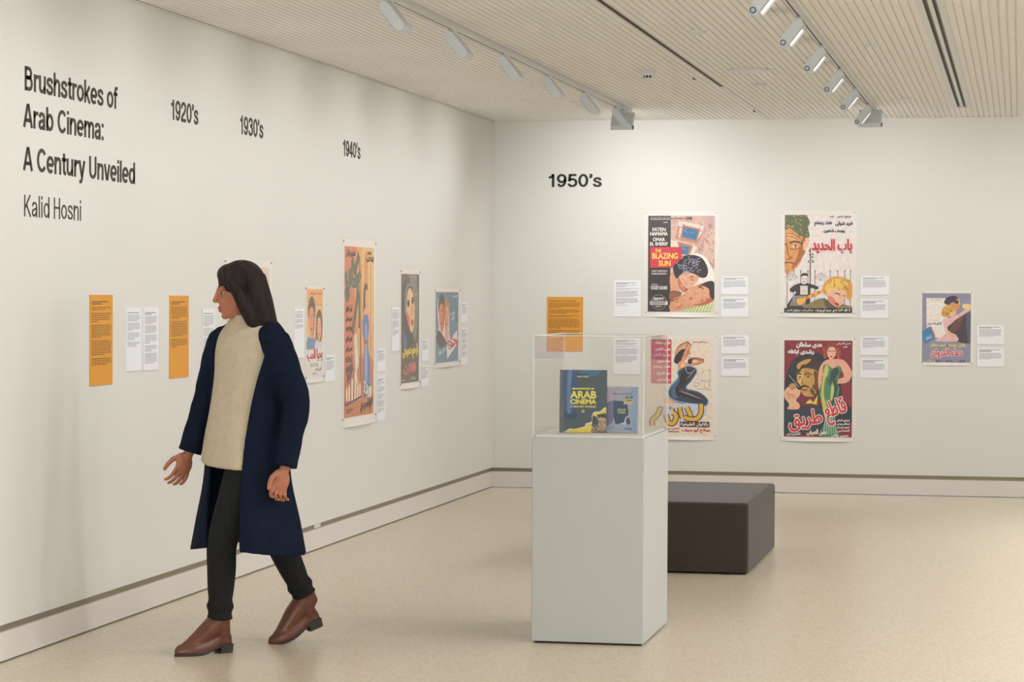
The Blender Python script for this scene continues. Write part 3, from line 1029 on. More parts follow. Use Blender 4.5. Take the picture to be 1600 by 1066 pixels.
def art_lady():
    A = Art(62, 110, 632, 960)
    A.rect((240, 224, 204), 62, 110, 632, 960)
    A.rect((204, 50, 76), 98, 115, 275, 505)
    rnd = random.Random(9)
    for k, s in enumerate(('فاتن حمامة', 'يحيى شاهين', 'مريم فخر', 'عماد حمدى', 'هند رستم', 'عمر الشريف', 'رشدى')):
        y = 128 + k * 54
        A.text((246, 226, 222), s, 120 + rnd.uniform(0, 40), y, 264, y + 34, 1.5, True)
    # thin drawn lamp and table
    for pts in ([(560, 385), (622, 385)], [(556, 388), (528, 470), (622, 470)], [(528, 478), (622, 484)], [(575, 486), (560, 520), (590, 548), (610, 510), (600, 486)],
                [(470, 520), (500, 548), (622, 556)], [(494, 400), (512, 430), (500, 470)], [(606, 370), (612, 470)], [(470, 490), (490, 530), (520, 500), (470, 490)]):
        A.line((106, 118, 140), 3, pts, len(pts) > 3)
    A.poly((234, 188, 150), [(225, 630), (330, 640), (420, 670), (330, 684), (225, 676)], True)
    # seated figure in a dark dress, arms behind the head
    S1, S2, S3 = (230, 160, 112), (196, 112, 72), (246, 200, 160)
    A.line((70, 52, 50), 34, [(324, 262), (330, 214), (362, 172), (428, 142)])
    A.line(S1, 27, [(324, 258), (331, 216), (364, 176), (426, 146)])
    A.poly((40, 36, 44), [(298, 308), (308, 264), (340, 222), (376, 196), (420, 200), (440, 226), (420, 250), (392, 260), (384, 300), (350, 320), (322, 330)], True)
    A.line((70, 52, 50), 26, [(440, 330), (500, 322), (556, 298)])
    A.line((70, 52, 50), 24, [(556, 296), (500, 284), (452, 284)])
    A.line(S1, 19, [(440, 330), (500, 320), (552, 299)])
    A.line(S2, 17, [(552, 295), (500, 286), (456, 286)])
    A.poly((40, 36, 44), [(420, 290), (446, 276), (458, 300), (444, 330), (420, 326)], True)
    A.poly((248, 210, 178), [(388, 240), (408, 216), (436, 220), (448, 244), (446, 262), (436, 284), (414, 290), (394, 272)], True)
    A.line((50, 34, 34), 6, [(418, 236), (430, 231), (442, 236)])
    A.ell((50, 34, 34), 432, 246, 6, 4)
    A.line((200, 40, 50), 8, [(424, 272), (438, 270)], False)
    A.line((70, 52, 50), 40, [(366, 346), (376, 300), (404, 220), (434, 148)])
    A.line(S1, 32, [(366, 350), (378, 300), (406, 220), (432, 154)])
    A.line(S2, 10, [(388, 320), (416, 236), (440, 170)], True, True)
    A.poly(S1, [(338, 400), (334, 330), (366, 300), (420, 320), (440, 346), (420, 372), (380, 384)], True)
    A.poly(S3, [(356, 360), (366, 320), (392, 330), (388, 364)], True)
    A.ell((242, 240, 234), 405, 306, 15, 15)
    A.poly((120, 160, 190), [(330, 392), (420, 345), (500, 380), (460, 470), (410, 540), (520, 574), (600, 650), (560, 720), (450, 700), (300, 664), (240, 600), (262, 530), (330, 450)], True)
    A.poly((40, 62, 90), [(340, 396), (420, 352), (494, 384), (452, 470), (402, 548), (520, 582), (592, 648), (552, 708), (450, 694), (310, 656), (254, 596), (276, 534), (340, 460)], True)
    A.poly((30, 34, 44), [(380, 400), (450, 376), (470, 400), (430, 460), (372, 540), (400, 572), (540, 620), (520, 650), (400, 622), (310, 590), (330, 500)], True)
    A.poly((66, 104, 140), [(272, 560), (330, 470), (350, 480), (310, 560), (330, 630), (290, 630)], True)
    A.line((176, 150, 136), 12, [(340, 566), (430, 596), (550, 640)], True, True)
    A.line((150, 132, 128), 9, [(400, 470), (440, 430), (462, 400)], True, True)
    A.line((104, 92, 96), 8, [(330, 520), (370, 560), (430, 580)], True, True)
    A.line((200, 214, 226), 5, [(262, 540), (250, 600), (300, 650), (440, 680)])
    A.line((226, 226, 226), 4, [(400, 360), (410, 400), (440, 410), (480, 380)])
    # yellow calligraphy
    Y, K = (232, 184, 56), (66, 56, 66)
    A.poly((206, 210, 226), [(225, 700), (560, 690), (540, 820), (380, 840), (300, 870), (225, 850)], True)
    for pts, w in (([(118, 880), (112, 830), (160, 780), (180, 730), (196, 742)], 38), ([(232, 780), (258, 850), (300, 850), (320, 790), (290, 760)], 40), ([(280, 740), (290, 715)], 34), ([(350, 712), (358, 760), (376, 812)], 36),
                   ([(410, 712), (440, 770), (452, 812)], 38), ([(536, 680), (534, 760), (500, 810), (440, 816), (390, 800)], 38)):
        A.line(K, w + 12, pts)
        A.line(Y, w - 6, pts)
    A.rect((62, 42, 40), 352, 838, 608, 886)
    A.text((236, 228, 220), 'بالالوان الطبيعية', 360, 844, 596, 880, 1.5, True)
    A.text((204, 48, 66), 'صلاح ابو سيف', 372, 898, 612, 936, 2, True)
    A.text((204, 48, 66), 'احسان عبد القدوس', 150, 888, 346, 914, 1, True)
    A.words((80, 70, 66), 240, 925, 344, 938, 9, 4, 3, 1)
    A.text((50, 44, 44), 'عبد الحليم نصر', 462, 126, 582, 146, .8, True)
    return A
poster('back', -2.842, -2.266, .395, 1.196, (.030, .039, .034, .029), art_lady(), 'cream film poster with seated woman in dark dress, behind the glass case')

def art_gate():
    A = Art(148, 90, 738, 948)
    A.rect((236, 226, 222), 148, 90, 738, 948)
    # half portrait with a patterned cap
    A.poly((222, 156, 92), [(148, 210), (250, 230), (330, 280), (360, 290), (356, 350), (330, 400), (310, 440), (280, 520), (220, 580), (148, 580)], True)
    A.poly((176, 104, 54), [(300, 300), (330, 400), (290, 480), (230, 560), (210, 540), (260, 450)], True)
    A.poly((236, 182, 122), [(160, 240), (240, 260), (270, 320), (180, 300)], True)
    A.poly((236, 190, 150), [(310, 330), (350, 290), (362, 330), (336, 390), (312, 396)], True)
    A.poly((96, 108, 72), [(148, 90), (320, 90), (346, 110), (366, 160), (350, 200), (364, 280), (300, 282), (240, 240), (190, 206), (148, 216)], True)
    rnd = random.Random(4)
    for k in range(60):
        x, y = rnd.uniform(156, 350), rnd.uniform(96, 270)
        if y > 200 and x < 260:
            continue
        c = rnd.choice([(62, 76, 52), (150, 146, 92), (188, 164, 96), (70, 110, 84)])
        A.line(c, 9, [(x, y), (x + rnd.uniform(6, 22), y + rnd.uniform(-12, 14))], False)
    A.line((50, 38, 34), 13, [(190, 338), (240, 322), (306, 342)])
    A.ell((236, 228, 214), 242, 366, 26, 10)
    A.ell((44, 34, 32), 242, 366, 11, 11)
    A.line((120, 70, 40), 7, [(196, 388), (240, 392), (286, 376)])
    A.line((150, 84, 46), 9, [(168, 350), (180, 440), (206, 470), (168, 480)])
    A.line((126, 60, 40), 10, [(148, 512), (190, 506), (226, 516)])
    A.line((60, 74, 90), 12, [(312, 284), (320, 320)])
    for k in range(34):
        x, y = rnd.uniform(156, 300), rnd.uniform(250, 540)
        if x > 360 - (y - 250) * .45:
            continue
        A.line(rnd.choice([(240, 190, 130), (190, 118, 64), (206, 136, 78)]), 5, [(x, y), (x + rnd.uniform(-8, 16), y + rnd.uniform(10, 26))], False)
    A.line((50, 38, 34), 10, [(150, 352), (166, 340)], False)
    A.line((120, 70, 40), 6, [(160, 250), (220, 256), (290, 300)])
    A.line((120, 70, 40), 5, [(156, 274), (210, 280), (270, 312)])
    # railings
    for x in (172, 228, 288, 352, 413, 545, 611, 672, 722):
        A.line((120, 112, 112), 5, [(x, 905), (x, 580)], False)
        A.poly((120, 112, 112), [(x - 7, 586), (x, 568), (x + 7, 586)])
    A.line((90, 84, 84), 8, [(372, 820), (372, 380)], False)
    A.rect((90, 84, 84), 352, 488, 402, 508)
    A.rect((226, 216, 212), 360, 493, 394, 503)
    for q in ((366, 404), (392, 436), (370, 440), (388, 460)):
        A.ell((96, 84, 82), q[0], q[1], 9, 7)
    # drawn man behind the railings
    A.poly((52, 48, 50), [(170, 905), (250, 770), (210, 770), (196, 740), (250, 700), (290, 690), (352, 690), (440, 720), (430, 745), (370, 740), (360, 905)], True)
    A.poly((236, 228, 224), [(296, 640), (306, 612), (346, 614), (350, 660), (336, 694), (304, 694)], True)
    A.poly((40, 36, 38), [(292, 640), (300, 606), (346, 604), (356, 640), (340, 624), (306, 626)], True)
    A.rect((220, 212, 208), 286, 712, 352, 790)
    for q in ((310, 650, 8, 3), (338, 650, 8, 3), (324, 676, 10, 3)):
        A.ell((60, 54, 54), *q)
    for cx_, sg in ((206, -1), (466, 1)):
        A.poly((244, 238, 234), [(cx_ - 26, 690), (cx_ - 30, 640), (cx_ + 20, 630), (cx_ + 30, 680), (cx_ + 6, 716)], True)
        for k in range(5):
            a = radians(-150 + 30 * k)
            A.line((70, 64, 64), 16, [(cx_, 668), (cx_ + 56 * cos(a), 662 + 62 * sin(a))], False)
            A.line((244, 238, 234), 11, [(cx_, 668), (cx_ + 53 * cos(a), 662 + 58 * sin(a))], False)
    for k in range(10):
        A.line((230, 224, 220), 4, [(200 + 14 * k, 890), (236 + 11 * k, 800)], False)
    # fair-haired woman with braids
    A.poly((140, 124, 84), [(330, 908), (380, 860), (470, 820), (560, 850), (690, 880), (730, 908)], True)
    A.poly((92, 84, 62), [(490, 820), (560, 870), (600, 905), (520, 905)], True)
    A.poly((226, 164, 64), [(480, 740), (520, 660), (600, 630), (690, 650), (736, 700), (736, 800), (700, 830), (660, 760), (560, 750), (520, 800)], True)
    A.poly((240, 190, 156), [(516, 770), (560, 740), (640, 742), (690, 770), (672, 830), (636, 884), (590, 890), (540, 850)], True)
    A.poly((226, 130, 120), [(530, 800), (580, 820), (590, 880), (548, 858)], True)
    A.poly((240, 200, 96), [(500, 740), (540, 676), (620, 650), (700, 690), (650, 730), (580, 740), (530, 760)], True)
    for k in range(16):
        x, y = rnd.uniform(510, 700), rnd.uniform(650, 740)
        A.line((160, 112, 56), 6, [(x, y), (x + 16, y + 12), (x + 8, y + 34)], True, True)
    for k in range(8):
        A.ell((214, 130, 46) if k % 2 else (238, 176, 70), 468 - 25 * k, 762 + 11 * k, 21, 14, 140)
    A.poly((236, 180, 76), [(260, 830), (300, 820), (330, 846), (290, 880), (264, 870)], True)
    A.line((50, 36, 30), 8, [(588, 782), (612, 776), (634, 796)])
    A.line((50, 36, 30), 8, [(654, 800), (672, 798)], False)
    A.poly((196, 40, 46), [(586, 862), (606, 858), (626, 876), (604, 888)], True)
    # lettering
    A.rect((38, 38, 42), 148, 908, 738, 948)
    A.text((214, 210, 206), 'جبرائيل تلحمى', 166, 916, 290, 940, 1, True)
    A.text((214, 210, 206), 'عبد الحى اديب', 300, 916, 400, 940, 1, True)
    A.text((224, 220, 216), 'محمد ابو يوسف', 420, 914, 556, 942, 1.2, True)
    A.text((224, 220, 216), 'افلام', 570, 914, 720, 942, 1.2, True)
    A.text((60, 58, 64), 'جبرائيل تلحمى', 600, 96, 726, 114, .8, True)
    A.text((60, 58, 64), 'يقدم', 540, 96, 574, 112, .8, True)
    A.text((54, 74, 96), 'فريد شوقى', 588, 146, 734, 186, 2, True)
    A.text((54, 74, 96), 'هند رستم', 406, 146, 556, 188, 2, True)
    A.text((54, 74, 96), 'يوسف شاهين', 488, 214, 668, 246, 2, True)
    A.text((204, 36, 48), 'باب الحديد', 388, 304, 730, 424, 4, True, 0, (226, 196, 196), 8)
    return A
poster('back', -1.793, -1.216, 1.342, 2.150, (.033, .031, .034, .033), art_gate(), 'pale film poster with half a face in patterned cap and blonde woman')

def art_road():
    rnd = random.Random(12)
    A = Art(145, 122, 735, 975)
    A.rect((134, 34, 54), 145, 122, 735, 975)
    A.poly((26, 44, 62), [(145, 760), (145, 560), (200, 330), (330, 240), (470, 240), (560, 300), (640, 470), (735, 420), (735, 820), (600, 900), (400, 940), (145, 950)], True)
    A.poly((124, 32, 50), [(250, 640), (300, 560), (420, 620), (470, 690), (300, 730)], True)
    A.poly((40, 58, 78), [(145, 750), (360, 700), (480, 720), (500, 820), (400, 930), (145, 945)], True)
    A.poly((138, 38, 56), [(640, 470), (680, 420), (735, 520), (735, 700), (660, 640)], True)
    # moustached man
    A.poly((206, 160, 84), [(256, 420), (290, 370), (380, 350), (440, 390), (450, 500), (420, 600), (360, 620), (310, 600), (262, 500)], True)
    A.poly((120, 74, 40), [(400, 400), (446, 420), (446, 560), (400, 610), (372, 560), (410, 500)], True)
    A.poly((232, 192, 112), [(266, 430), (300, 400), (320, 470), (300, 520), (270, 500)], True)
    A.poly((64, 46, 38), [(252, 400), (250, 330), (300, 285), (380, 270), (450, 300), (478, 380), (450, 450), (430, 390), (360, 370), (300, 372), (276, 420)], True)
    A.poly((206, 156, 84), [(256, 340), (320, 296), (380, 290), (340, 330), (300, 340), (270, 380)], True)
    A.line((46, 32, 28), 11, [(262, 424), (280, 416), (298, 424)])
    A.line((46, 32, 28), 11, [(326, 424), (352, 412), (386, 426)])
    A.ell((40, 30, 28), 284, 446, 9, 7)
    A.ell((40, 30, 28), 354, 440, 11, 8)
    A.line((136, 84, 46), 8, [(306, 450), (298, 500), (316, 512)])
    A.poly((40, 28, 26), [(290, 530), (316, 518), (362, 526), (376, 544), (330, 534), (296, 544)], True)
    A.poly((176, 54, 48), [(304, 552), (336, 550), (346, 562), (316, 570)], True)
    A.poly((232, 206, 96), [(330, 680), (370, 640), (400, 668), (440, 600), (430, 690), (390, 680)])
    for k in range(40):
        x, y = rnd.uniform(266, 430), rnd.uniform(380, 600)
        if x > 380 and rnd.random() < .5:
            c = (96, 58, 34)
        else:
            c = rnd.choice([(236, 200, 120), (176, 124, 60), (150, 98, 50)])
        A.line(c, 6, [(x, y), (x + rnd.uniform(-6, 14), y + rnd.uniform(8, 26))], False)
    # raised hand with pistol
    A.poly((238, 186, 150), [(176, 730), (190, 690), (150, 630), (150, 570), (190, 530), (250, 530), (288, 560), (280, 610), (250, 650), (280, 690), (270, 730)], True)
    for k in range(4):
        A.line((196, 116, 84), 5, [(160 + 22 * k, 590 + 6 * k), (182 + 20 * k, 600 + 6 * k), (180 + 18 * k, 630 + 4 * k)])
    A.poly((20, 28, 40), [(166, 440), (190, 410), (286, 520), (300, 560), (270, 560)])
    A.line((150, 170, 184), 7, [(184, 428), (276, 536)], False)
    A.poly((206, 150, 110), [(190, 520), (220, 500), (250, 520), (230, 560), (200, 556)], True)
    # woman in a long green dress
    A.poly((238, 176, 152), [(452, 560), (440, 480), (444, 400), (470, 330), (520, 290), (610, 284), (670, 300), (720, 370), (732, 430), (690, 490), (600, 500), (590, 470), (660, 440), (640, 380), (600, 420), (500, 420), (476, 440), (470, 520)], True)
    A.poly((150, 62, 44), [(486, 270), (500, 180), (540, 136), (590, 146), (626, 190), (640, 240), (630, 282), (596, 270), (560, 200), (520, 230), (510, 282)], True)
    A.poly((242, 184, 160), [(516, 220), (540, 180), (580, 184), (594, 230), (576, 270), (548, 288), (524, 262)], True)
    A.line((60, 34, 30), 6, [(526, 216), (540, 212), (552, 218)])
    A.line((60, 34, 30), 6, [(564, 216), (576, 212), (588, 220)])
    A.ell((190, 36, 44), 552, 262, 12, 6)
    for q in ((500, 250), (494, 200), (612, 210), (622, 262)):
        A.line((206, 104, 62), 8, arc(q[0], q[1], 12, 16, 30, 280, 8), False)
    A.poly((78, 142, 96), [(486, 340), (540, 350), (570, 372), (610, 344), (644, 370), (620, 440), (610, 500), (626, 560), (590, 680), (560, 760), (600, 880), (620, 960), (470, 960), (500, 820), (480, 700), (450, 580), (480, 460)], True)
    A.poly((214, 204, 110), [(500, 350), (530, 360), (520, 430), (500, 470), (490, 600), (520, 720), (500, 800), (470, 640), (474, 500)], True)
    A.poly((34, 76, 74), [(560, 380), (600, 360), (620, 400), (590, 460), (610, 540), (580, 660), (550, 720), (560, 560), (540, 470)], True)
    A.poly((206, 206, 130), [(560, 480), (580, 540), (566, 640), (548, 640)], True)
    for k in range(7):
        A.line((38, 84, 70), 7, [(500 + 16 * k, 440 - 8 * (k % 2)), (530 + 12 * k, 480), (520 + 10 * k, 520)], True, True)
    for k in range(6):
        A.line((176, 206, 196), 8, [(510 + 14 * k, 770), (492 + 22 * k, 950)], False)
    # lettering
    A.text((240, 234, 232), 'هدى سلطان', 250, 140, 472, 188, 3, True)
    A.text((240, 234, 232), 'رشدى اباظه', 178, 204, 402, 248, 3, True)
    A.text((230, 214, 214), 'حسن الصيفى', 600, 134, 722, 158, 1, True)
    A.text((230, 214, 214), 'يقدم', 656, 168, 690, 188, 1, True)
    A.text((226, 52, 58), 'قاطع', 500, 640, 690, 850, 4, True, -20, (244, 240, 238), 10)
    A.text((226, 52, 58), 'طريق', 186, 740, 478, 915, 4, True, -8, (244, 240, 238), 10)
    for k, s in enumerate(('توفيق الدقن', 'استفان روستى', 'سعيد ابو بكر', 'الماس')):
        A.text((240, 232, 226), s, 604, 815 + 30 * k, 714, 838 + 30 * k, 1.2, True)
    A.text((240, 234, 230), 'حسين رياض', 560, 944, 706, 974, 1.6, True)
    A.text((240, 234, 230), 'حسن الصيفى', 346, 905, 522, 962, 2, True)
    A.text((230, 224, 222), 'القبيدى', 172, 936, 288, 964, 1.4, True)
    return A
poster('back', -1.794, -1.212, .399, 1.195, (.037, .031, .033, .030), art_road(), 'crimson film poster with moustached man and woman in green gown')

def art_embrace():
    A = Art(133, 177, 605, 858)
    A.rect((142, 142, 164), 133, 177, 605, 858)
    A.poly((240, 232, 222), [(172, 226), (380, 226), (380, 640), (190, 600), (178, 500)])
    A.words((190, 180, 176), 220, 238, 330, 246, 7, 3, 2, 1)
    A.text((80, 104, 140), 'الدكتور طه حسين', 186, 458, 322, 494, 1.2, True)
    A.words((170, 164, 168), 226, 440, 270, 447, 6, 3, 4, 1)
    # man seen from behind, woman in his arms
    A.poly((58, 48, 60), [(380, 500), (430, 470), (480, 400), (540, 362), (605, 380), (605, 648), (470, 648), (470, 590), (420, 570), (384, 540)], True)
    A.poly((104, 56, 66), [(480, 420), (530, 390), (500, 500), (440, 560), (400, 540)], True)
    A.poly((74, 88, 110), [(560, 372), (604, 384), (604, 640), (576, 640)], True)
    A.poly((236, 186, 186), [(336, 440), (400, 420), (500, 370), (604, 300), (600, 340), (500, 410), (420, 470), (370, 540), (470, 600), (470, 648), (270, 648), (330, 600), (360, 560)], True)
    A.poly((240, 214, 140), [(520, 290), (560, 280), (602, 288), (596, 330), (540, 332)], True)
    A.poly((224, 148, 92), [(400, 280), (450, 256), (490, 270), (490, 320), (450, 350), (420, 330)], True)
    A.poly((46, 42, 66), [(346, 270), (362, 230), (410, 204), (460, 206), (490, 250), (470, 282), (430, 264), (380, 292)], True)
    A.line((226, 204, 120), 10, [(462, 240), (490, 244), (492, 284)])
    A.poly((222, 166, 72), [(318, 380), (336, 320), (380, 296), (440, 310), (456, 350), (430, 390), (380, 412), (340, 408)], True)
    rnd = random.Random(6)
    for k in range(12):
        x, y = rnd.uniform(330, 420), rnd.uniform(310, 390)
        A.line((130, 84, 44), 5, [(x, y), (x + 14, y + 8), (x + 10, y + 24)], True, True)
    A.poly((238, 190, 140), [(400, 372), (450, 346), (462, 370), (430, 410), (404, 404)], True)
    A.poly((238, 196, 170), [(370, 530), (410, 560), (466, 590), (468, 616), (410, 606), (374, 570)], True)
    A.line((110, 60, 60), 4, [(380, 556), (420, 590), (464, 600)])
    # little blue book
    A.poly((176, 110, 120), [(205, 504), (226, 510), (264, 604), (258, 616), (160, 660)])
    A.poly((56, 128, 178), [(133, 560), (205, 504), (256, 616), (170, 680), (140, 640)])
    A.text((214, 228, 240), 'دعاء', 168, 590, 226, 630, 1, True, -30)
    # lettering
    A.text((232, 216, 96), 'احمد مظهر', 214, 672, 362, 706, 2, True)
    A.ell((60, 50, 60), 378, 690, 5, 5)
    A.text((232, 216, 96), 'فاتن حمامه', 392, 670, 550, 708, 2, True)
    A.text((216, 40, 66), 'دعاء الكروان', 222, 722, 526, 808, 3, True, 0, (244, 238, 236), 7)
    A.text((226, 214, 110), 'بركات', 150, 832, 256, 856, 1, True)
    A.text((40, 36, 44), 'امينة رزق', 268, 834, 316, 854, 1, True)
    A.text((40, 36, 44), 'زهرة العلا', 362, 834, 430, 856, 1, True)
    A.text((40, 36, 44), 'الكروان', 486, 834, 550, 854, 1, True)
    return A
poster('back', -.739, -.341, .985, 1.549, (.015, .022, .023, .021), art_embrace(), 'small grey film poster with embracing couple on the right of back wall', .006)

# ------------------------------------------------------------------ posters of the left wall
def art_smile():
    A = Art(60, 75, 228, 985)
    A.rect((240, 200, 132), 60, 75, 228, 985)
    A.poly((242, 178, 108), [(60, 75), (228, 75), (228, 260), (60, 200)])
    A.poly((236, 222, 204), [(60, 560), (228, 640), (228, 985), (60, 985)])
    A.rect((233, 228, 224), 60, 690, 228, 985)
    A.text((206, 70, 40), 'محمد عبد الوهاب', 84, 102, 214, 142, 1.5, True)
    A.words((180, 140, 96), 150, 238, 212, 254, 8, 5, 2, 1)
    A.poly((116, 142, 176), [(60, 640), (76, 570), (110, 590), (150, 590), (160, 690), (60, 700)], True)
    A.poly((214, 216, 226), [(150, 640), (180, 600), (215, 620), (222, 700), (150, 700)], True)
    A.head(112, 400, 74, 350, (232, 158, 116), (196, 112, 84), (92, 62, 52), 0, 1, 'man')
    A.head(188, 480, 56, 260, (240, 180, 142), (208, 138, 104), (112, 76, 58), 0, -1, 'woman')
    A.text((196, 36, 36), 'يحيا الحب', 70, 700, 222, 830, 3.5, True)
    A.rect((168, 166, 166), 94, 852, 178, 882)
    A.words((236, 232, 230), 100, 858, 172, 876, 6, 4, 3, .8)
    A.text((84, 64, 60), 'ليلى مراد', 152, 900, 212, 930, 1, True)
    A.words((150, 146, 146), 122, 950, 160, 966, 6, 4, 5, 1)
    return A
poster('left', 13.990, 14.395, .985, 1.546, (.028, .030, .036, .017), art_smile(), 'small cream film poster with two smiling faces and red title', .010)

def art_tall():
    A = Art(0, 0, 1, 1.45)
    A.rect((232, 166, 92), 0, 0, 1, 1.45)
    A.poly((222, 122, 84), [(0, 0), (.38, 0), (.3, .3), (.42, .7), (.2, 1.0), (0, .95)], True)
    A.poly((240, 190, 110), [(.6, 0), (1, 0), (1, .6), (.8, .75), (.62, .3)], True)
    A.poly((206, 122, 70), [(0, 1.0), (.4, .92), (1, 1.0), (1, 1.45), (0, 1.45)], True)
    for k in range(9):
        x = .5 + .055 * k
        A.line((214, 138, 78) if k % 2 else (246, 206, 138), .022, [(x, .12 + .03 * (k % 3)), (x + .01, .95)], False)
    A.poly((226, 150, 86), [(.66, .1), (.72, .02), (.78, .1), (.8, .5), (.66, .5)])
    # green brush calligraphy and hanging cloths
    G, K = (70, 120, 92), (52, 50, 44)
    for pts, w in (([(.03, .22), (.10, .34), (.18, .30), (.16, .20)], .055), ([(.2, .18), (.26, .30), (.40, .30), (.54, .22)], .06), ([(.24, .10), (.34, .2), (.48, .06)], .055), ([(.03, .36), (.10, .44), (.16, .38)], .05), ([(.34, .2), (.44, .34), (.40, .5), (.26, .74)], .05), ([(.44, .36), (.50, .5), (.5, .7)], .045)):
        A.line(K, w + .022, pts)
        A.line(G, w * .8, pts)
    A.line((120, 92, 52), .03, [(.5, .1), (.53, .7), (.56, 1.2)])
    # woman in a blue robe
    A.poly((60, 44, 36), [(.64, .42), (.66, .34), (.74, .31), (.78, .38), (.74, .52), (.68, .62), (.63, .58)], True)
    A.poly((238, 176, 130), [(.70, .40), (.76, .36), (.79, .44), (.76, .52), (.71, .52)], True)
    A.poly((236, 178, 132), [(.66, .54), (.8, .52), (.86, .6), (.84, .68), (.64, .7)], True)
    A.poly((78, 120, 186), [(.62, .62), (.70, .58), (.80, .60), (.84, .7), (.80, .82), (.86, 1.0), (.88, 1.26), (.78, 1.24), (.66, 1.3), (.66, 1.0), (.68, .84), (.62, .74)], True)
    A.poly((150, 176, 220), [(.70, .7), (.76, .7), (.78, 1.0), (.76, 1.22), (.70, 1.24)], True)
    A.rect((196, 96, 70), .68, .80, .81, .84)
    # fading pale dancer
    A.poly((236, 222, 212), [(.32, .78), (.40, .74), (.44, .86), (.48, 1.0), (.42, 1.08), (.5, 1.26), (.44, 1.26), (.36, 1.04), (.34, .9)], True)
    A.poly((168, 92, 96), [(.16, 1.06), (.26, .98), (.3, 1.06), (.2, 1.2), (.1, 1.22)], True)
    A.text((60, 44, 36), 'استوديو النيل', .05, .03, .36, .09, .004, True)
    A.text((60, 44, 36), 'يقدم', .76, .03, .9, .07, .004, True)
    A.text((60, 44, 36), 'الليلة الكبيرة', .72, .08, .98, .13, .004, True)
    for k, s in enumerate(('ليلى فوزى', 'حسين صدقى', 'سراج منير', 'عباس فارس', 'منسى فهمى', 'زوزو', 'فؤاد شفيق')):
        A.text((66, 46, 38), s, .05, .5 + .085 * k, .26, .555 + .085 * k, .005, True)
    A.text((66, 46, 38), 'عزيز', .06, 1.02, .3, 1.12, .006, True, -20)
    # red and white title block
    A.poly((206, 62, 66), [(.04, 1.28), (.56, 1.22), (.57, 1.28), (.04, 1.34)])
    for k, (x, h) in enumerate(((.08, .1), (.16, .12), (.26, .17), (.36, .24), (.44, .12), (.52, .13))):
        A.line((240, 226, 196), .055, [(x, 1.31), (x, 1.31 - h)], False)
        A.line((226, 184, 92), .06, [(x, 1.31 - h), (x, 1.29 - h)], False)
    A.line((50, 40, 40), .02, [(.03, 1.345), (.58, 1.285)], False)
    A.text((232, 226, 214), 'وردة', .66, 1.16, .92, 1.30, .012, True, 0, (90, 70, 70), .02)
    A.text((76, 58, 46), 'اخراج احمد بدر خان', .55, 1.32, .97, 1.42, .006, True, -6)
    A.words((120, 80, 56), .06, 1.38, .3, 1.42, .012, .01, 8, .6)
    return A
poster('left', 14.807, 15.612, .686, 1.836, (.040, .054, .058, .044), art_tall(), 'tall orange film poster with woman in a long blue robe', .018)

def art_shadow():
    A = Art(115, 90, 260, 985)
    A.rect((84, 78, 74), 115, 90, 260, 985)
    A.poly((128, 122, 116), [(170, 90), (232, 90), (250, 400), (230, 640), (200, 500)], True)
    A.poly((58, 54, 52), [(115, 200), (180, 120), (160, 300), (120, 420)], True)
    A.poly((38, 40, 54), [(120, 420), (128, 260), (160, 178), (200, 200), (210, 300), (200, 560), (216, 640), (180, 690), (140, 650)], True)
    A.line((190, 204, 226), 4, [(150, 420), (148, 270), (168, 178), (184, 196)])
    A.poly((240, 192, 128), [(156, 330), (164, 240), (182, 206), (206, 240), (220, 330), (222, 440), (214, 540), (196, 572), (170, 500), (158, 420)], True)
    A.poly((222, 110, 100), [(158, 400), (180, 440), (186, 540), (170, 500), (157, 430)], True)
    A.poly((248, 222, 176), [(186, 240), (200, 300), (196, 360), (184, 320)], True)
    for ex, ey in ((172, 336), (206, 312)):
        A.ell((56, 38, 40), ex, ey - 26, 12, 6)
        A.ell((70, 48, 48), ex, ey, 11, 24)
    A.line((166, 92, 66), 5, [(196, 330), (204, 410), (190, 424)])
    A.ell((158, 40, 48), 204, 490, 9, 26)
    A.poly((70, 110, 176), [(140, 570), (160, 640), (156, 720), (140, 680)], True)
    A.words((170, 162, 154), 214, 108, 252, 122, 6, 4, 2, 1)
    A.text((170, 162, 154), 'شادية', 216, 232, 250, 268, .8, True)
    A.text((230, 208, 66), 'ارحم دموعى', 124, 672, 250, 790, 3, True, -6)
    A.text((214, 62, 66), 'فاتن', 138, 824, 232, 916, 3, True, 0, (226, 196, 190), 4.5)
    A.words((196, 190, 184), 122, 952, 148, 968, 6, 4, 5, 1)
    A.text((206, 200, 194), 'بركات', 188, 938, 230, 966, .8, True)
    return A
poster('left', 16.253, 16.826, .869, 1.666, (.032, .033, .038, .030), art_shadow(), 'dark film poster with a veiled face and yellow lettering', .014)

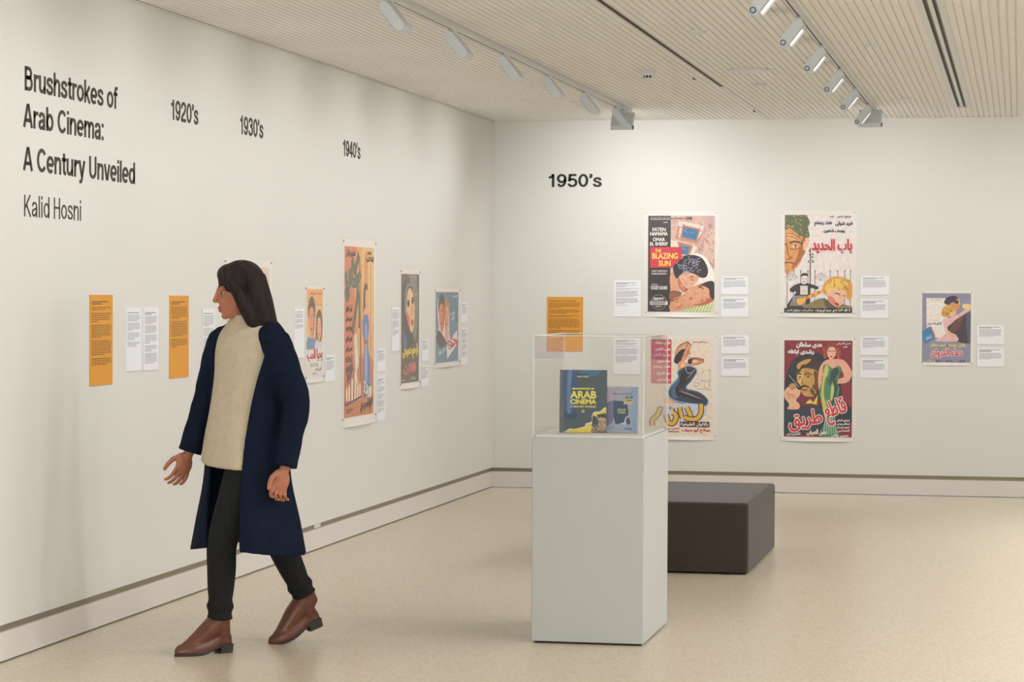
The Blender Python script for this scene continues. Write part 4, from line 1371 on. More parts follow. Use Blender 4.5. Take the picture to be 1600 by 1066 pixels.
def art_pair():
    A = Art(65, 120, 337, 970)
    A.rect((98, 142, 168), 65, 120, 337, 970)
    A.poly((84, 128, 158), [(65, 120), (337, 120), (337, 500), (200, 300)], True)
    A.poly((238, 232, 224), [(90, 420), (88, 260), (112, 176), (150, 172), (166, 240), (176, 210), (200, 206), (224, 270), (226, 420), (222, 560), (232, 700), (150, 720), (70, 640), (100, 560)], True)
    A.poly((64, 62, 80), [(70, 660), (100, 580), (150, 640), (190, 740), (140, 790), (100, 760)], True)
    A.head(134, 400, 76, 370, (230, 130, 90), (190, 84, 58), (44, 38, 42), 0, 1, 'man')
    A.head(194, 420, 60, 330, (236, 162, 120), (210, 116, 80), (182, 124, 66), 0, -1, 'man')
    A.poly((236, 182, 160), [(168, 600), (214, 590), (226, 660), (190, 730)], True)
    A.poly((240, 236, 232), [(192, 770), (318, 590), (328, 760), (202, 930)])
    A.text((206, 40, 62), 'غزل البنات', 196, 690, 330, 810, 4, True, -50)
    A.text((226, 224, 214), 'نجيب', 238, 350, 294, 400, 1.5, True, -12)
    A.text((226, 224, 214), 'ليلى', 246, 410, 288, 456, 1.5, True, -12)
    A.text((222, 226, 216), 'انور وجدى', 270, 148, 322, 184, 1.2, True)
    A.text((206, 214, 214), 'محمد عبد الوهاب', 84, 800, 186, 870, 1.2, True, -40)
    A.words((66, 104, 132), 280, 490, 310, 506, 6, 4, 3, 1)
    return A
poster('left', 17.261, 18.072, .984, 1.543, (.033, .047, .032, .026), art_pair(), 'blue film poster with two faces and a tilted white title sheet', .012)

def art_sepia():
    A = Art(0, 0, 1, 1.3)
    A.rect((224, 206, 186), 0, 0, 1, 1.3)
    A.poly((206, 176, 150), [(.1, .5), (.3, .15), (.62, .2), (.78, .6), (.7, 1.0), (.3, 1.05)], True)
    A.head(.42, .55, .38, .62, (222, 170, 134), (186, 124, 94), (90, 66, 54))
    A.text((176, 70, 60), 'ليلى', .2, 1.05, .8, 1.22, .012, True)
    A.words((186, 160, 146), .6, .12, .92, .3, .014, .018, 4, .6)
    return A
poster('left', 12.483, 13.325, .600, 1.681, (.040, .040, .050, .040), art_sepia(), 'pale sepia film poster mostly hidden behind the walking person', .010)

# ------------------------------------------------------------------ text panels and label cards
OI, OD = (128, 92, 40), (92, 66, 30)
card('left', 10.563, 10.845, 1.088, 1.491, 'orange text panel under the title, nearest the viewer on left wall', [2, 5, 7, 8, 4], 1, 2, 'information_sheet', 'orange_card', .004, OI, OD)
card('left', 11.629, 11.912, 1.087, 1.488, "orange text panel under the 1920's lettering on left wall", [7, 9, 5], 2, 2, 'information_sheet', 'orange_card', .004, OI, OD)
card('back', -3.596, -3.312, 1.065, 1.486, "orange text panel under the 1950's lettering on back wall", [5, 4, 2, 9, 6], 3, 1, 'information_sheet', 'orange_card', .004, OI, OD)
card('left', 11.021, 11.222, 1.140, 1.431, 'white text card just right of the nearest orange panel', [5, 6, 6, 4], 4, 1)
card('left', 11.256, 11.460, 1.136, 1.430, 'white text card just left of the second orange panel, fuller text', [6, 6, 7, 5, 8], 5, 2)
card('left', 12.122, 12.326, 1.102, 1.422, 'white text card right of the second orange panel, beside the person', [9, 7, 10, 4], 6, 1)
card('left', 13.756, 13.964, 1.135, 1.418, 'white text card left of the small cream poster, behind the coat', [4, 4, 4], 7, 1)
card('left', 14.415, 14.625, .979, 1.136, 'small white card at lower right of the small cream poster', [9], 8, 2)
card('left', 15.640, 15.850, 1.005, 1.150, 'small white card at right of the tall orange poster, upper one', [8], 9, 2)
card('left', 15.640, 15.850, .690, .976, 'white text card at right of the tall orange poster, lower one', [4, 6, 6, 7, 5], 10, 2)
card('left', 16.020, 16.228, 1.127, 1.415, 'white text card just left of the dark poster', [8, 9, 6], 11, 1)
card('left', 16.868, 17.075, 1.041, 1.192, 'small white card at right of the dark poster, upper one', [7], 12, 2)
card('left', 16.862, 17.068, .867, 1.010, 'small white card at right of the dark poster, lower one', [10], 13, 2)
card('left', 18.111, 18.320, 1.292, 1.443, 'small white card at right of the blue poster, upper one', [9], 14, 2)
card('left', 18.111, 18.320, .978, 1.258, 'white text card at right of the blue poster, lower one', [6, 6, 7, 7], 15, 2)
card('back', -3.071, -2.862, 1.335, 1.618, 'white portrait text card left of the couple poster with black strip', [3, 2, 8, 8, 1], 16, 2)
card('back', -3.070, -2.866, .892, 1.173, 'white portrait text card seen through the glass case', [3, 2, 8, 8, 1], 17, 2)
for k, (u0, u1, z0, z1, lb) in enumerate((
        (-2.239, -2.031, 1.510, 1.649, 'small white card beside the couple poster with black strip, upper one'),
        (-2.240, -2.031, 1.339, 1.490, 'small white card beside the couple poster with black strip, lower one'),
        (-2.237, -2.027, 1.058, 1.199, 'small white card beside the seated woman poster, upper one'),
        (-2.235, -2.026, .888, 1.030, 'small white card beside the seated woman poster, lower one'),
        (-1.183, -.972, 1.511, 1.655, 'small white card beside the poster with patterned cap, upper one'),
        (-1.184, -.975, 1.337, 1.480, 'small white card beside the poster with patterned cap, lower one'),
        (-1.181, -.974, 1.057, 1.199, 'small white card beside the crimson poster, upper one'),
        (-1.181, -.975, .885, 1.032, 'small white card beside the crimson poster, lower one'),
        (-.316, -.116, 1.147, 1.291, 'small white card beside the small grey poster, upper one'),
        (-.314, -.115, .979, 1.121, 'small white card beside the small grey poster, lower one'))):
    card('back', u0, u1, z0, z1, lb, [9 if k % 2 == 0 else 8], 20 + k, 2 if k % 2 == 0 else 3)

# ------------------------------------------------------------------ pedestal, case and what is in it
PX0, PX1, PY0, PY1, PZ = -2.056, -1.568, 10.680, 11.425, .888
t = empty('display_pedestal', ((PX0 + PX1) / 2, (PY0 + PY1) / 2, 0))
tag(t, 'tall pale grey display plinth standing in the room', 'pedestal')
pw, pd = PX1 - PX0, PY1 - PY0
box('body', -pw / 2, pw / 2, -pd / 2, pd / 2, .008, PZ, MAT['pedestal'], t, .004, 2)
box('plinth', -pw / 2 + .012, pw / 2 - .012, -pd / 2 + .012, pd / 2 - .012, 0, .008, MAT['plinth'], t)  # near-black colour stands in for the shade of the recessed gap

cx_, cy_ = (PX0 + PX1) / 2, (PY0 + PY1) / 2
ds = box('base_board', -pw / 2 + .014, pw / 2 - .014, -pd / 2 + .014, pd / 2 - .014, 0, .010, mat('white_base_board', (240, 239, 236), .5))
ds.location = (cx_, cy_, PZ)
tag(ds, 'thin white base board inside the clear case', 'base board')

t = empty('acrylic_case', (cx_, cy_, PZ))
tag(t, 'clear acrylic case standing on the display plinth', 'display case')
ow, od, oh, th = pw / 2 - .003, pd / 2 - .003, 1.324 - PZ, .005
box('side_pane', -ow, -ow + th, -od, od, 0, oh, MAT['acrylic'], t)
box('side_pane', ow - th, ow, -od, od, 0, oh, MAT['acrylic'], t)
box('front_pane', -ow + th + .0004, ow - th - .0004, -od, -od + th, 0, oh - th - .0004, MAT['acrylic'], t)
box('back_pane', -ow + th + .0004, ow - th - .0004, od - th, od, 0, oh - th - .0004, MAT['acrylic'], t)
box('top_pane', -ow + th + .0004, ow - th - .0004, -od, od, oh - th, oh, MAT['acrylic'], t)
edge = mat('acrylic_edge_highlight', (246, 243, 236), .3, spec=.6)  # white colour stands in for light caught along the clear edges
for ex in (-ow, ow):
    for ey in (-od, od):
        s = .0034
        box('edge_highlight', ex - (s if ex > 0 else 0), ex + (0 if ex > 0 else s), ey - (s if ey > 0 else 0), ey + (0 if ey > 0 else s), 0, oh, edge, t)
for ey in (-od, od):
    box('edge_highlight', -ow, ow, ey - (.004 if ey > 0 else 0), ey + (0 if ey > 0 else .004), oh, oh + .003, edge, t)
for ex in (-ow, ow):
    box('edge_highlight', ex - (.004 if ex > 0 else 0), ex + (0 if ex > 0 else .004), -od + .004, od - .004, oh, oh + .003, edge, t)

def art_book():
    A = Art(125, 75, 788, 935)
    A.rect((74, 88, 98), 125, 75, 788, 935)
    A.poly((96, 100, 104), [(125, 75), (175, 75), (190, 500), (180, 935), (125, 935)])
    A.poly((60, 92, 136), [(176, 80), (350, 80), (350, 600), (370, 690), (330, 740), (220, 750), (190, 680)], True)
    A.poly((104, 130, 172), [(240, 90), (300, 90), (280, 340), (290, 620), (240, 660), (230, 400)], True)
    A.poly((42, 70, 104), [(190, 640), (280, 690), (366, 650), (350, 730), (220, 748)], True)
    A.poly((70, 112, 150), [(400, 80), (690, 80), (690, 120), (640, 160), (540, 172), (500, 130), (410, 140)], True)
    A.line((40, 52, 66), 8, [(404, 80), (410, 140), (500, 128), (545, 172), (650, 158), (690, 118)])
    A.poly((236, 228, 206), [(220, 915), (280, 880), (340, 885), (480, 850), (500, 810), (580, 780), (590, 690), (620, 650), (700, 640), (788, 596), (788, 935), (225, 935)], True)
    A.poly((232, 212, 82), [(226, 922), (300, 890), (480, 866), (520, 822), (600, 790), (606, 690), (640, 664), (720, 650), (788, 612), (788, 935), (226, 935)], True)
    A.poly((150, 132, 118), [(575, 900), (600, 800), (610, 700), (640, 720), (700, 690), (788, 680), (788, 935), (600, 935)], True)
    A.poly((76, 70, 78), [(600, 700), (640, 730), (690, 800), (640, 860), (590, 830)], True)
    A.poly((66, 62, 74), [(660, 690), (760, 672), (788, 690), (788, 740), (690, 730)], True)
    A.poly((196, 160, 134), [(690, 740), (788, 740), (788, 880), (720, 880), (680, 820)], True)
    rnd = random.Random(2)
    for k in range(40):
        x, y = rnd.uniform(590, 780), rnd.uniform(700, 920)
        A.line(rnd.choice([(60, 54, 60), (206, 190, 172), (104, 92, 88)]), 10, [(x, y), (x + rnd.uniform(-20, 24), y + rnd.uniform(6, 26))], False)
    A.text((216, 214, 204), 'KALID HOSNI', 372, 158, 532, 176, 1.5)
    A.text((238, 226, 96), 'BRUSHSTROKES OF', 304, 322, 610, 344, 2)
    A.text((238, 226, 96), 'ARAB', 280, 368, 640, 462, 6)
    A.text((238, 226, 96), 'CINEMA', 280, 480, 640, 542, 4.5)
    A.text((226, 214, 110), 'A CENTURY UNVEILED', 282, 568, 640, 590, 2)
    A.poly((226, 214, 140), [(460, 618), (484, 642), (460, 666), (436, 642)])
    A.poly((74, 88, 98), [(460, 630), (472, 642), (460, 654), (448, 642)])
    return A
t = empty('book', (-1.872, 10.905, PZ + .010))
t.rotation_euler = (radians(-4), 0, radians(4))
tag(t, 'dark hardback book with yellow title standing upright inside the case', 'book')
bw, bh, bt = .206, .274, .022
paper_m = mat('book_pages', (232, 226, 212), .8)
cov = mat('book_cloth_cover', (74, 88, 98), .45)
fc = box('front_cover', -bw / 2, bw / 2, -bt, -bt + .003, 0, bh, cov, t)
box('back_cover', -bw / 2, bw / 2, -.003, 0, 0, bh, cov, t)
box('spine', -bw / 2, -bw / 2 + .003, -bt + .003, -.003, 0, bh, cov, t)
box('pages', -bw / 2 + .003, bw / 2 - .004, -bt + .003, -.003, .003, bh - .003, paper_m, t)
pr = art_book().build(t, bw, bh, 0, 0, 0, 'print')
pr.matrix_local = Matrix.Translation((-bw / 2, -bt - .0002, 0)) @ Matrix(((1, 0, 0, 0), (0, 0, -1, 0), (0, 1, 0, 0), (0, 0, 0, 1)))

def art_flyer():
    A = Art(775, 315, 1242, 940)
    A.rect((178, 190, 216), 775, 315, 1242, 940)
    A.poly((190, 184, 204), [(775, 315), (1010, 315), (990, 520), (775, 560)])
    A.poly((158, 186, 222), [(1130, 315), (1242, 315), (1242, 940), (1180, 940)])
    A.text((96, 104, 140), 'Kalid Hosni Arab Cinema', 874, 398, 1142, 418, 1)
    A.poly((120, 128, 164), [(780, 560), (850, 510), (900, 510), (890, 740), (840, 830), (780, 830)], True)
    A.poly((54, 84, 124), [(880, 505), (1080, 512), (1108, 690), (1080, 730), (1060, 830), (915, 830), (880, 700)])
    A.text((196, 200, 140), 'ARAB', 938, 612, 1060, 646, 3)
    A.text((196, 200, 140), 'CINEMA', 944, 656, 1064, 682, 2)
    A.poly((226, 226, 226), [(970, 824), (1040, 800), (1060, 740), (1110, 720), (1100, 824)], True)
    A.poly((84, 96, 124), [(1070, 760), (1110, 730), (1140, 800), (1120, 830), (1080, 824)], True)
    A.rect((74, 104, 146), 1060, 442, 1166, 472)
    A.words((226, 230, 236), 1086, 452, 1132, 464, 10, 4, 7, 1)
    A.rect((222, 208, 130), 1032, 478, 1172, 524)
    A.words((120, 112, 80), 1072, 488, 1148, 514, 22, 6, 8, 1)
    A.rect((226, 226, 222), 1032, 526, 1178, 552)
    A.words((150, 150, 160), 1040, 534, 1170, 546, 8, 4, 3, 1)
    A.words((120, 130, 168), 800, 860, 900, 904, 8, 8, 5, .6)
    A.text((60, 96, 180), 'Readings', 1052, 876, 1160, 904, 1.5)
    return A
t = empty('flyer_stand', (-1.702, 10.905, PZ + .010))
t.rotation_euler = (radians(-6), 0, radians(-3))
tag(t, 'pale blue leaflet in a clear stand, leaning beside the book', 'leaflet stand')
fw_, fh_ = .140, .198
box('leaflet', -fw_ / 2, fw_ / 2, -.0030, -.0024, .004, .004 + fh_, MAT['card'], t)
box('front_sheet', -fw_ / 2 - .004, fw_ / 2 + .004, -.0062, -.0044, 0, fh_ + .008, MAT['acrylic'], t)
box('back_sheet', -fw_ / 2 - .004, fw_ / 2 + .004, -.0020, -.0002, 0, fh_ + .008, MAT['acrylic'], t)
box('foot', -fw_ / 2 - .004, fw_ / 2 + .004, .0, .065, 0, .0018, MAT['acrylic'], t)
pr = art_flyer().build(t, fw_, fh_, 0, 0, 0, 'print')
pr.matrix_local = Matrix.Translation((-fw_ / 2, -.0031, .004)) @ Matrix(((1, 0, 0, 0), (0, 0, -1, 0), (0, 1, 0, 0), (0, 0, 0, 1)))

# ------------------------------------------------------------------ bench
BX0, BX1, BY0, BY1 = -2.185, -1.420, 13.54, 15.03
t = empty('bench', ((BX0 + BX1) / 2, (BY0 + BY1) / 2, 0))
tag(t, 'low brown upholstered bench block behind the display plinth', 'bench')
hw, hd = (BX1 - BX0) / 2, (BY1 - BY0) / 2
bm = bmesh.new()
add_box(bm, -hw, hw, -hd, hd, .012, .388)
ve = [e for e in bm.edges if abs(e.verts[0].co.z - e.verts[1].co.z) > .1]
bmesh.ops.bevel(bm, geom=ve, offset=.022, segments=5, affect='EDGES', profile=.5)
te = [e for e in bm.edges if e.verts[0].co.z > .38 and e.verts[1].co.z > .38]
bmesh.ops.bevel(bm, geom=te, offset=.020, segments=5, affect='EDGES', profile=.5)
o = bm_obj('cushion', bm, MAT['bench'], t, True)
o.data.set_sharp_from_angle(angle=radians(50))
for sx in (-1, 1):
    for sy in (-1, 1):
        box('foot', sx * (hw - .09) - .03, sx * (hw - .09) + .03, sy * (hd - .09) - .03, sy * (hd - .09) + .03, 0, .012, MAT['bench_foot'], t)

# small clip in the shadow gap of the left wall
t = box('cable_clip', -.008, .006, -.06, .06, -.012, .012, MAT['white_metal'], None, .003, 1)
t.location = (-XW - .006, 14.28, .140)
tag(t, 'small white clip in the shadow gap low on the left wall', 'clip')

# ------------------------------------------------------------------ the walking person
# local frame: x forward, y to the person's left, z up; the near foot is in front
PERSON = empty('person', (-3.186, 10.225, 0), radians(221.35))
tag(PERSON, 'person in long navy coat walking along the left wall', 'person')
MAT['skin'] = mat('skin', (182, 118, 90), .5, vary=.06, vscale=30, spec=.4)
MAT['lip'] = mat('lips', (158, 82, 70), .45)
MAT['eye_white'] = mat('eye_white', (205, 196, 188), .25)
MAT['iris'] = mat('eye_iris', (56, 40, 30), .2)
MAT['hair'] = mat('dark_brown_hair', (40, 29, 24), .6, vary=.45, vscale=1.0, bump=.5, bscale=1.0, spec=.25, stretch=(120, 120, 7))
MAT['coat'] = mat('navy_wool', (25, 33, 51), .95, vary=.12, vscale=40, bump=.25, bscale=300, spec=.1, fold=.55, fscale=9)
MAT['knit'] = mat('oatmeal_knit', (204, 189, 164), .9, vary=.08, vscale=30, bump=.5, bscale=120, spec=.2, fold=.3, fscale=7)
MAT['trouser'] = mat('black_trouser_cloth', (30, 31, 31), .85, vary=.12, vscale=60, bump=.2, bscale=200, spec=.25, fold=.5, fscale=16)
MAT['leather'] = mat('brown_boot_leather', (104, 58, 37), .38, vary=.22, vscale=18, bump=.08, bscale=70)
MAT['sole'] = mat('dark_boot_sole', (52, 42, 36), .6)

def ring_mesh(V, Fc, rings, cap=True):
    n = len(rings[0])
    b = len(V)
    for r in rings:
        V.extend(r)
    for k in range(len(rings) - 1):
        for i in range(n):
            j = (i + 1) % n
            Fc.append((b + k * n + i, b + k * n + j, b + (k + 1) * n + j, b + (k + 1) * n + i))
    if cap:
        Fc.append(tuple(b + i for i in range(n))[::-1])
        Fc.append(tuple(b + (len(rings) - 1) * n + i for i in range(n)))

def ellipsoid(V, Fc, c, r, rot=None, nu=20, nv=12):
    c = Vector(c)
    rings = []
    for k in range(nv + 1):
        a = -pi / 2 + pi * k / nv
        a = max(min(a, pi / 2 - .02), -pi / 2 + .02)
        ring = []
        for i in range(nu):
            p = Vector((r[0] * cos(a) * cos(2 * pi * i / nu), r[1] * cos(a) * sin(2 * pi * i / nu), r[2] * sin(a)))
            if rot is not None:
                p = rot @ p
            ring.append(c + p)
        rings.append(ring)
    ring_mesh(V, Fc, rings)

def tube(V, Fc, pts, rad, flat=None, n=16, round_ends=True):
    """smooth tube through pts with a radius at each; flat = (axis vector, factor) squashes the section"""
    P = [Vector(p) for p in pts]
    rings = []
    up_ = Vector((0, 1, 0))
    m_ = len(P)
    for i in range(m_):
        d = (P[min(i + 1, m_ - 1)] - P[max(i - 1, 0)]).normalized()
        s = d.cross(up_)
        if s.length < .1:
            s = d.cross(Vector((1, 0, 0)))
        s.normalize()
        q = s.cross(d).normalized()
        def rg(c, r):
            out = []
            for k in range(n):
                v = s * cos(2 * pi * k / n) + q * sin(2 * pi * k / n)
                if flat is not None:
                    ax = flat[0]
                    v = v - ax * (v.dot(ax)) * (1 - flat[1])
                out.append(c + v * r)
            return out
        r = rad[i]
        if i == 0 and round_ends:
            for a in (80, 50, 25):
                rings.append(rg(P[0] - d * r * sin(radians(a)) * .9, r * cos(radians(a))))
        rings.append(rg(P[i], r))
        if i == m_ - 1 and round_ends:
            for a in (25, 50, 80):
                rings.append(rg(P[i] + d * r * sin(radians(a)) * .9, r * cos(radians(a))))
    ring_mesh(V, Fc, rings)

def spline3(p, n=5):
    out = []
    for i in range(len(p) - 1):
        a, b, c, d = p[max(i - 1, 0)], p[i], p[i + 1], p[min(i + 2, len(p) - 1)]
        for k in range(n):
            t_ = k / n
            out.append(tuple(.5 * (2 * b[j] + (c[j] - a[j]) * t_ + (2 * a[j] - 5 * b[j] + 4 * c[j] - d[j]) * t_ ** 2 + (3 * b[j] - a[j] - 3 * c[j] + d[j]) * t_ ** 3) for j in range(len(b))))
    out.append(tuple(p[-1]))
    return out

def fuse(name, V, Fc, material, voxel, smooth_it=4, parent=None, factor=.5):
    """join overlapping closed shapes into one continuous skin"""
    me = bpy.data.meshes.new('tmp_shape')
    me.from_pydata([tuple(v) for v in V], [], Fc)
    bm = bmesh.new()
    bm.from_mesh(me)
    bmesh.ops.recalc_face_normals(bm, faces=bm.faces[:])
    bm.to_mesh(me)
    bm.free()
    o = bpy.data.objects.new('tmp_shape', me)
    COL.objects.link(o)
    r = o.modifiers.new('remesh', 'REMESH')
    r.mode = 'VOXEL'
    r.voxel_size = voxel
    s = o.modifiers.new('smooth', 'SMOOTH')
    s.factor = factor
    s.iterations = smooth_it
    dg = bpy.context.evaluated_depsgraph_get()
    dg.update()
    out = bpy.data.meshes.new_from_object(o.evaluated_get(dg))
    bpy.data.objects.remove(o)
    bpy.data.meshes.remove(me)
    out.name = name
    out.materials.clear()
    out.materials.append(material)
    out.polygons.foreach_set('use_smooth', [True] * len(out.polygons))
    return link(bpy.data.objects.new(name, out), parent)

# joints
SHL, SHR = Vector((-.050, .158, 1.305)), Vector((.050, -.158, 1.305))
ELL, ELR = Vector((-.115, .225, 1.045)), Vector((.085, -.235, 1.065))
WRL, WRR = Vector((-.055, .250, .790)), Vector((.158, -.255, .828))
HPL, HPR = Vector((0, .088, .87)), Vector((0, -.088, .87))
KNL, KNR = Vector((.150, .075, .470)), Vector((-.160, -.080, .480))
ANL, ANR = Vector((.158, .062, .095)), Vector((-.318, -.072, .158))
HC_ = Vector((.046, 0, 1.506))                         # middle of the head
HR = Matrix.Rotation(radians(-16), 3, 'Z') @ Matrix.Rotation(radians(6), 3, 'Y')
def H(x, y, z):
    return HC_ + HR @ Vector((x, y, z))

V, Fc = [], []
def E(c, r):
    ellipsoid(V, Fc, H(*c), r, HR)
E((-.015, 0, .036), (.096, .074, .088))
E((.030, 0, -.028), (.060, .058, .082))
E((.036, 0, -.074), (.046, .044, .034))
E((.066, 0, -.094), (.018, .020, .015))
for s in (-1, 1):
    E((.056, s * .034, -.030), (.030, .022, .030))
    E((-.010, s * .069, -.008), (.014, .006, .026))
    E((.094, s * .010, -.030), (.010, .008, .007))
    tube(V, Fc, [H(.070, s * .012, .024), H(.074, s * .042, .022)], [.011, .010])
tube(V, Fc, [H(.084, 0, .022), H(.094, 0, -.004), H(.104, 0, -.026)], [.0075, .0085, .0110])
E((.083, 0, -.058), (.012, .023, .008))
E((.081, 0, -.070), (.012, .020, .009))
tube(V, Fc, [H(-.028, 0, -.030), H(-.030, 0, -.09), (.004, 0, 1.36)], [.052, .050, .056])
# torso
for z, a, b in ((1.36, .060, .105), (1.28, .088, .150), (1.18, .092, .140), (1.05, .080, .122), (.95, .088, .140), (.88, .095, .150)):
    ellipsoid(V, Fc, (0, 0, z), (a, b, .095), Matrix.Rotation(radians(14 * (z - .88) / .48), 3, 'Z'))
for S_, E_, W_ in ((SHL, ELL, WRL), (SHR, ELR, WRR)):
    tube(V, Fc, [S_ * .8 + Vector((0, 0, 1.33)) * .2, S_, S_.lerp(E_, .5), E_, E_.lerp(W_, .35), W_], [.050, .050, .043, .036, .034, .024])
for S_, K_, A_ in ((HPL, KNL, ANL), (HPR, KNR, ANR)):
    tube(V, Fc, [S_, S_.lerp(K_, .5), K_, K_.lerp(A_, .35), A_.lerp(K_, .1), A_], [.088, .074, .055, .048, .030, .024])
for A_, t_ in ((ANL, Vector((.355, .075, .035))), (ANR, Vector((-.165, -.065, .045)))):
    tube(V, Fc, [A_, A_.lerp(t_, .4) - Vector((0, 0, .01)), A_.lerp(t_, .6)], [.024, .018, .010])

def hand(wr, fwd, thumb, curl, side):
    """palm, four fingers of unequal length and a thumb; fwd = along the fingers, thumb = thumb side"""
    f = Vector(fwd).normalized()
    th_ = Vector(thumb)
    th_ = (th_ - f * th_.dot(f)).normalized()
    bk = f.cross(th_) * side                              # towards the back of the hand
    def Q(x, y, z):
        return wr + f * x + th_ * y + bk * z
    R_ = Matrix((f, th_, bk)).transposed()
    ellipsoid(V, Fc, Q(.046, 0, 0), (.050, .040, .016), R_)
    ellipsoid(V, Fc, Q(.026, .020, -.006), (.030, .018, .015), R_)
    tube(V, Fc, [Q(-.03, 0, 0), Q(.02, 0, 0)], [.024, .022], (bk, .75))
    for y, L_, sp in ((.031, .070, .10), (.0105, .078, .03), (-.0105, .072, -.04), (-.031, .056, -.12)):
        a = radians(curl[0])
        p = Q(.080, y, .002)
        pts = [Q(.055, y * .85, 0), p]
        rr = [.0095, .0090]
        for k, fr_ in enumerate((.45, .31, .24)):
            dirv = (f * cos(a) - bk * sin(a)) + th_ * sp
            p = p + dirv.normalized() * L_ * fr_
            pts.append(p)
            rr.append(.0086 - .0009 * k)
            a += radians(curl[1 + min(k, 1)])
        tube(V, Fc, pts, rr, None, 10)
    p = Q(.016, .030, -.006)
    pts, rr = [Q(.008, .014, -.004), p], [.014, .0125]
    for dx, dy, dz, l in ((.70, .62, -.25, .036), (.90, .25, -.35, .030), (.95, .02, -.35, .024)):
        p = p + (f * dx + th_ * dy + bk * dz).normalized() * l
        pts.append(p)
        rr.append(rr[-1] - .0012)
    tube(V, Fc, pts, rr, None, 10)
hand(WRL + Vector((.006, 0, -.022)), (.30, -.02, -.95), (.95, .05, .30), (22, 38, 30), 1)
hand(WRR + Vector((.010, 0, -.020)), (.42, .06, -.90), (.90, .15, .42), (16, 30, 24), -1)
body = fuse('body', V, Fc, MAT['skin'], .0036, 3, PERSON, .4)

for s in (-1, 1):
    V, Fc = [], []
    ellipsoid(V, Fc, H(.0715, s * .030, .003), (.0085, .0115, .0048), HR)
    ey = mesh_obj('eye', V, Fc, MAT['eye_white'], PERSON, True)
    V, Fc = [], []
    ellipsoid(V, Fc, H(.0762, s * .0325, .003), (.0052, .0080, .0050), HR, 14, 8)
    mesh_obj('iris', V, Fc, MAT['iris'], ey, True)
    V, Fc = [], []
    tube(V, Fc, [H(.079, s * .014, .027), H(.080, s * .030, .031), H(.070, s * .046, .027)], [.0028, .0032, .0018])
    mesh_obj('eyebrow', V, Fc, MAT['hair'], PERSON, True)
V, Fc = [], []
ellipsoid(V, Fc, H(.0855, 0, -.0585), (.0110, .0215, .0060), HR)
ellipsoid(V, Fc, H(.0835, 0, -.0690), (.0110, .0190, .0075), HR)
mesh_obj('lips', V, Fc, MAT['lip'], PERSON, True)

# hair: cap over the skull and long straight lengths falling behind the shoulder
V, Fc = [], []
def HE(c, r):
    ellipsoid(V, Fc, H(*c), r, HR)
HE((-.016, 0, .045), (.100, .083, .090))
HE((-.040, 0, -.010), (.076, .083, .100))
HE((.030, 0, .078), (.056, .070, .046))
for s in (-1, 1):
    tube(V, Fc, [H(.050, s * .040, .098), H(.052, s * .070, .060), H(.018, s * .082, .004), H(-.010, s * .084, -.070), H(-.040, s * .072, -.150)], [.020, .020, .026, .030, .026])
    tube(V, Fc, [H(.0, s * .035, .105), H(-.05, s * .068, .050), H(-.060, s * .070, -.05), H(-.080, s * .058, -.14), H(-.105, s * .042, -.190)], [.030, .034, .038, .034, .016])
for y in (-.055, -.03, 0, .03, .055):
    tube(V, Fc, [H(-.03, y * .6, .108), H(-.083, y, .05), H(-.098, y, -.05), H(-.113, y * .9, -.14), H(-.138 - .015 * (y > 0), y * .7, -.215)], [.026, .032, .034, .030, .011])
hair = fuse('hair', V, Fc, MAT['hair'], .006, 6, PERSON)

# ---- trousers
V, Fc = [], []
ellipsoid(V, Fc, (-.005, 0, .90), (.112, .165, .12))
def leg(S_, K_, A_, hem):
    pts = [S_ + Vector((0, 0, .02)), S_.lerp(K_, .3), S_.lerp(K_, .65), K_, K_.lerp(A_, .3), K_.lerp(A_, .55), K_.lerp(A_, .66), K_.lerp(A_, .73), K_.lerp(A_, .80), K_.lerp(A_, hem)]
    tube(V, Fc, spline3(pts, 3), [x[0] for x in spline3([(v,) for v in (.104, .094, .080, .064, .061, .055, .050, .058, .049, .056)], 3)], None, 20, False)
leg(HPL, KNL, ANL, .875)
leg(HPR, KNR, ANR, .86)
fuse('trousers', V, Fc, MAT['trouser'], .006, 4, PERSON)

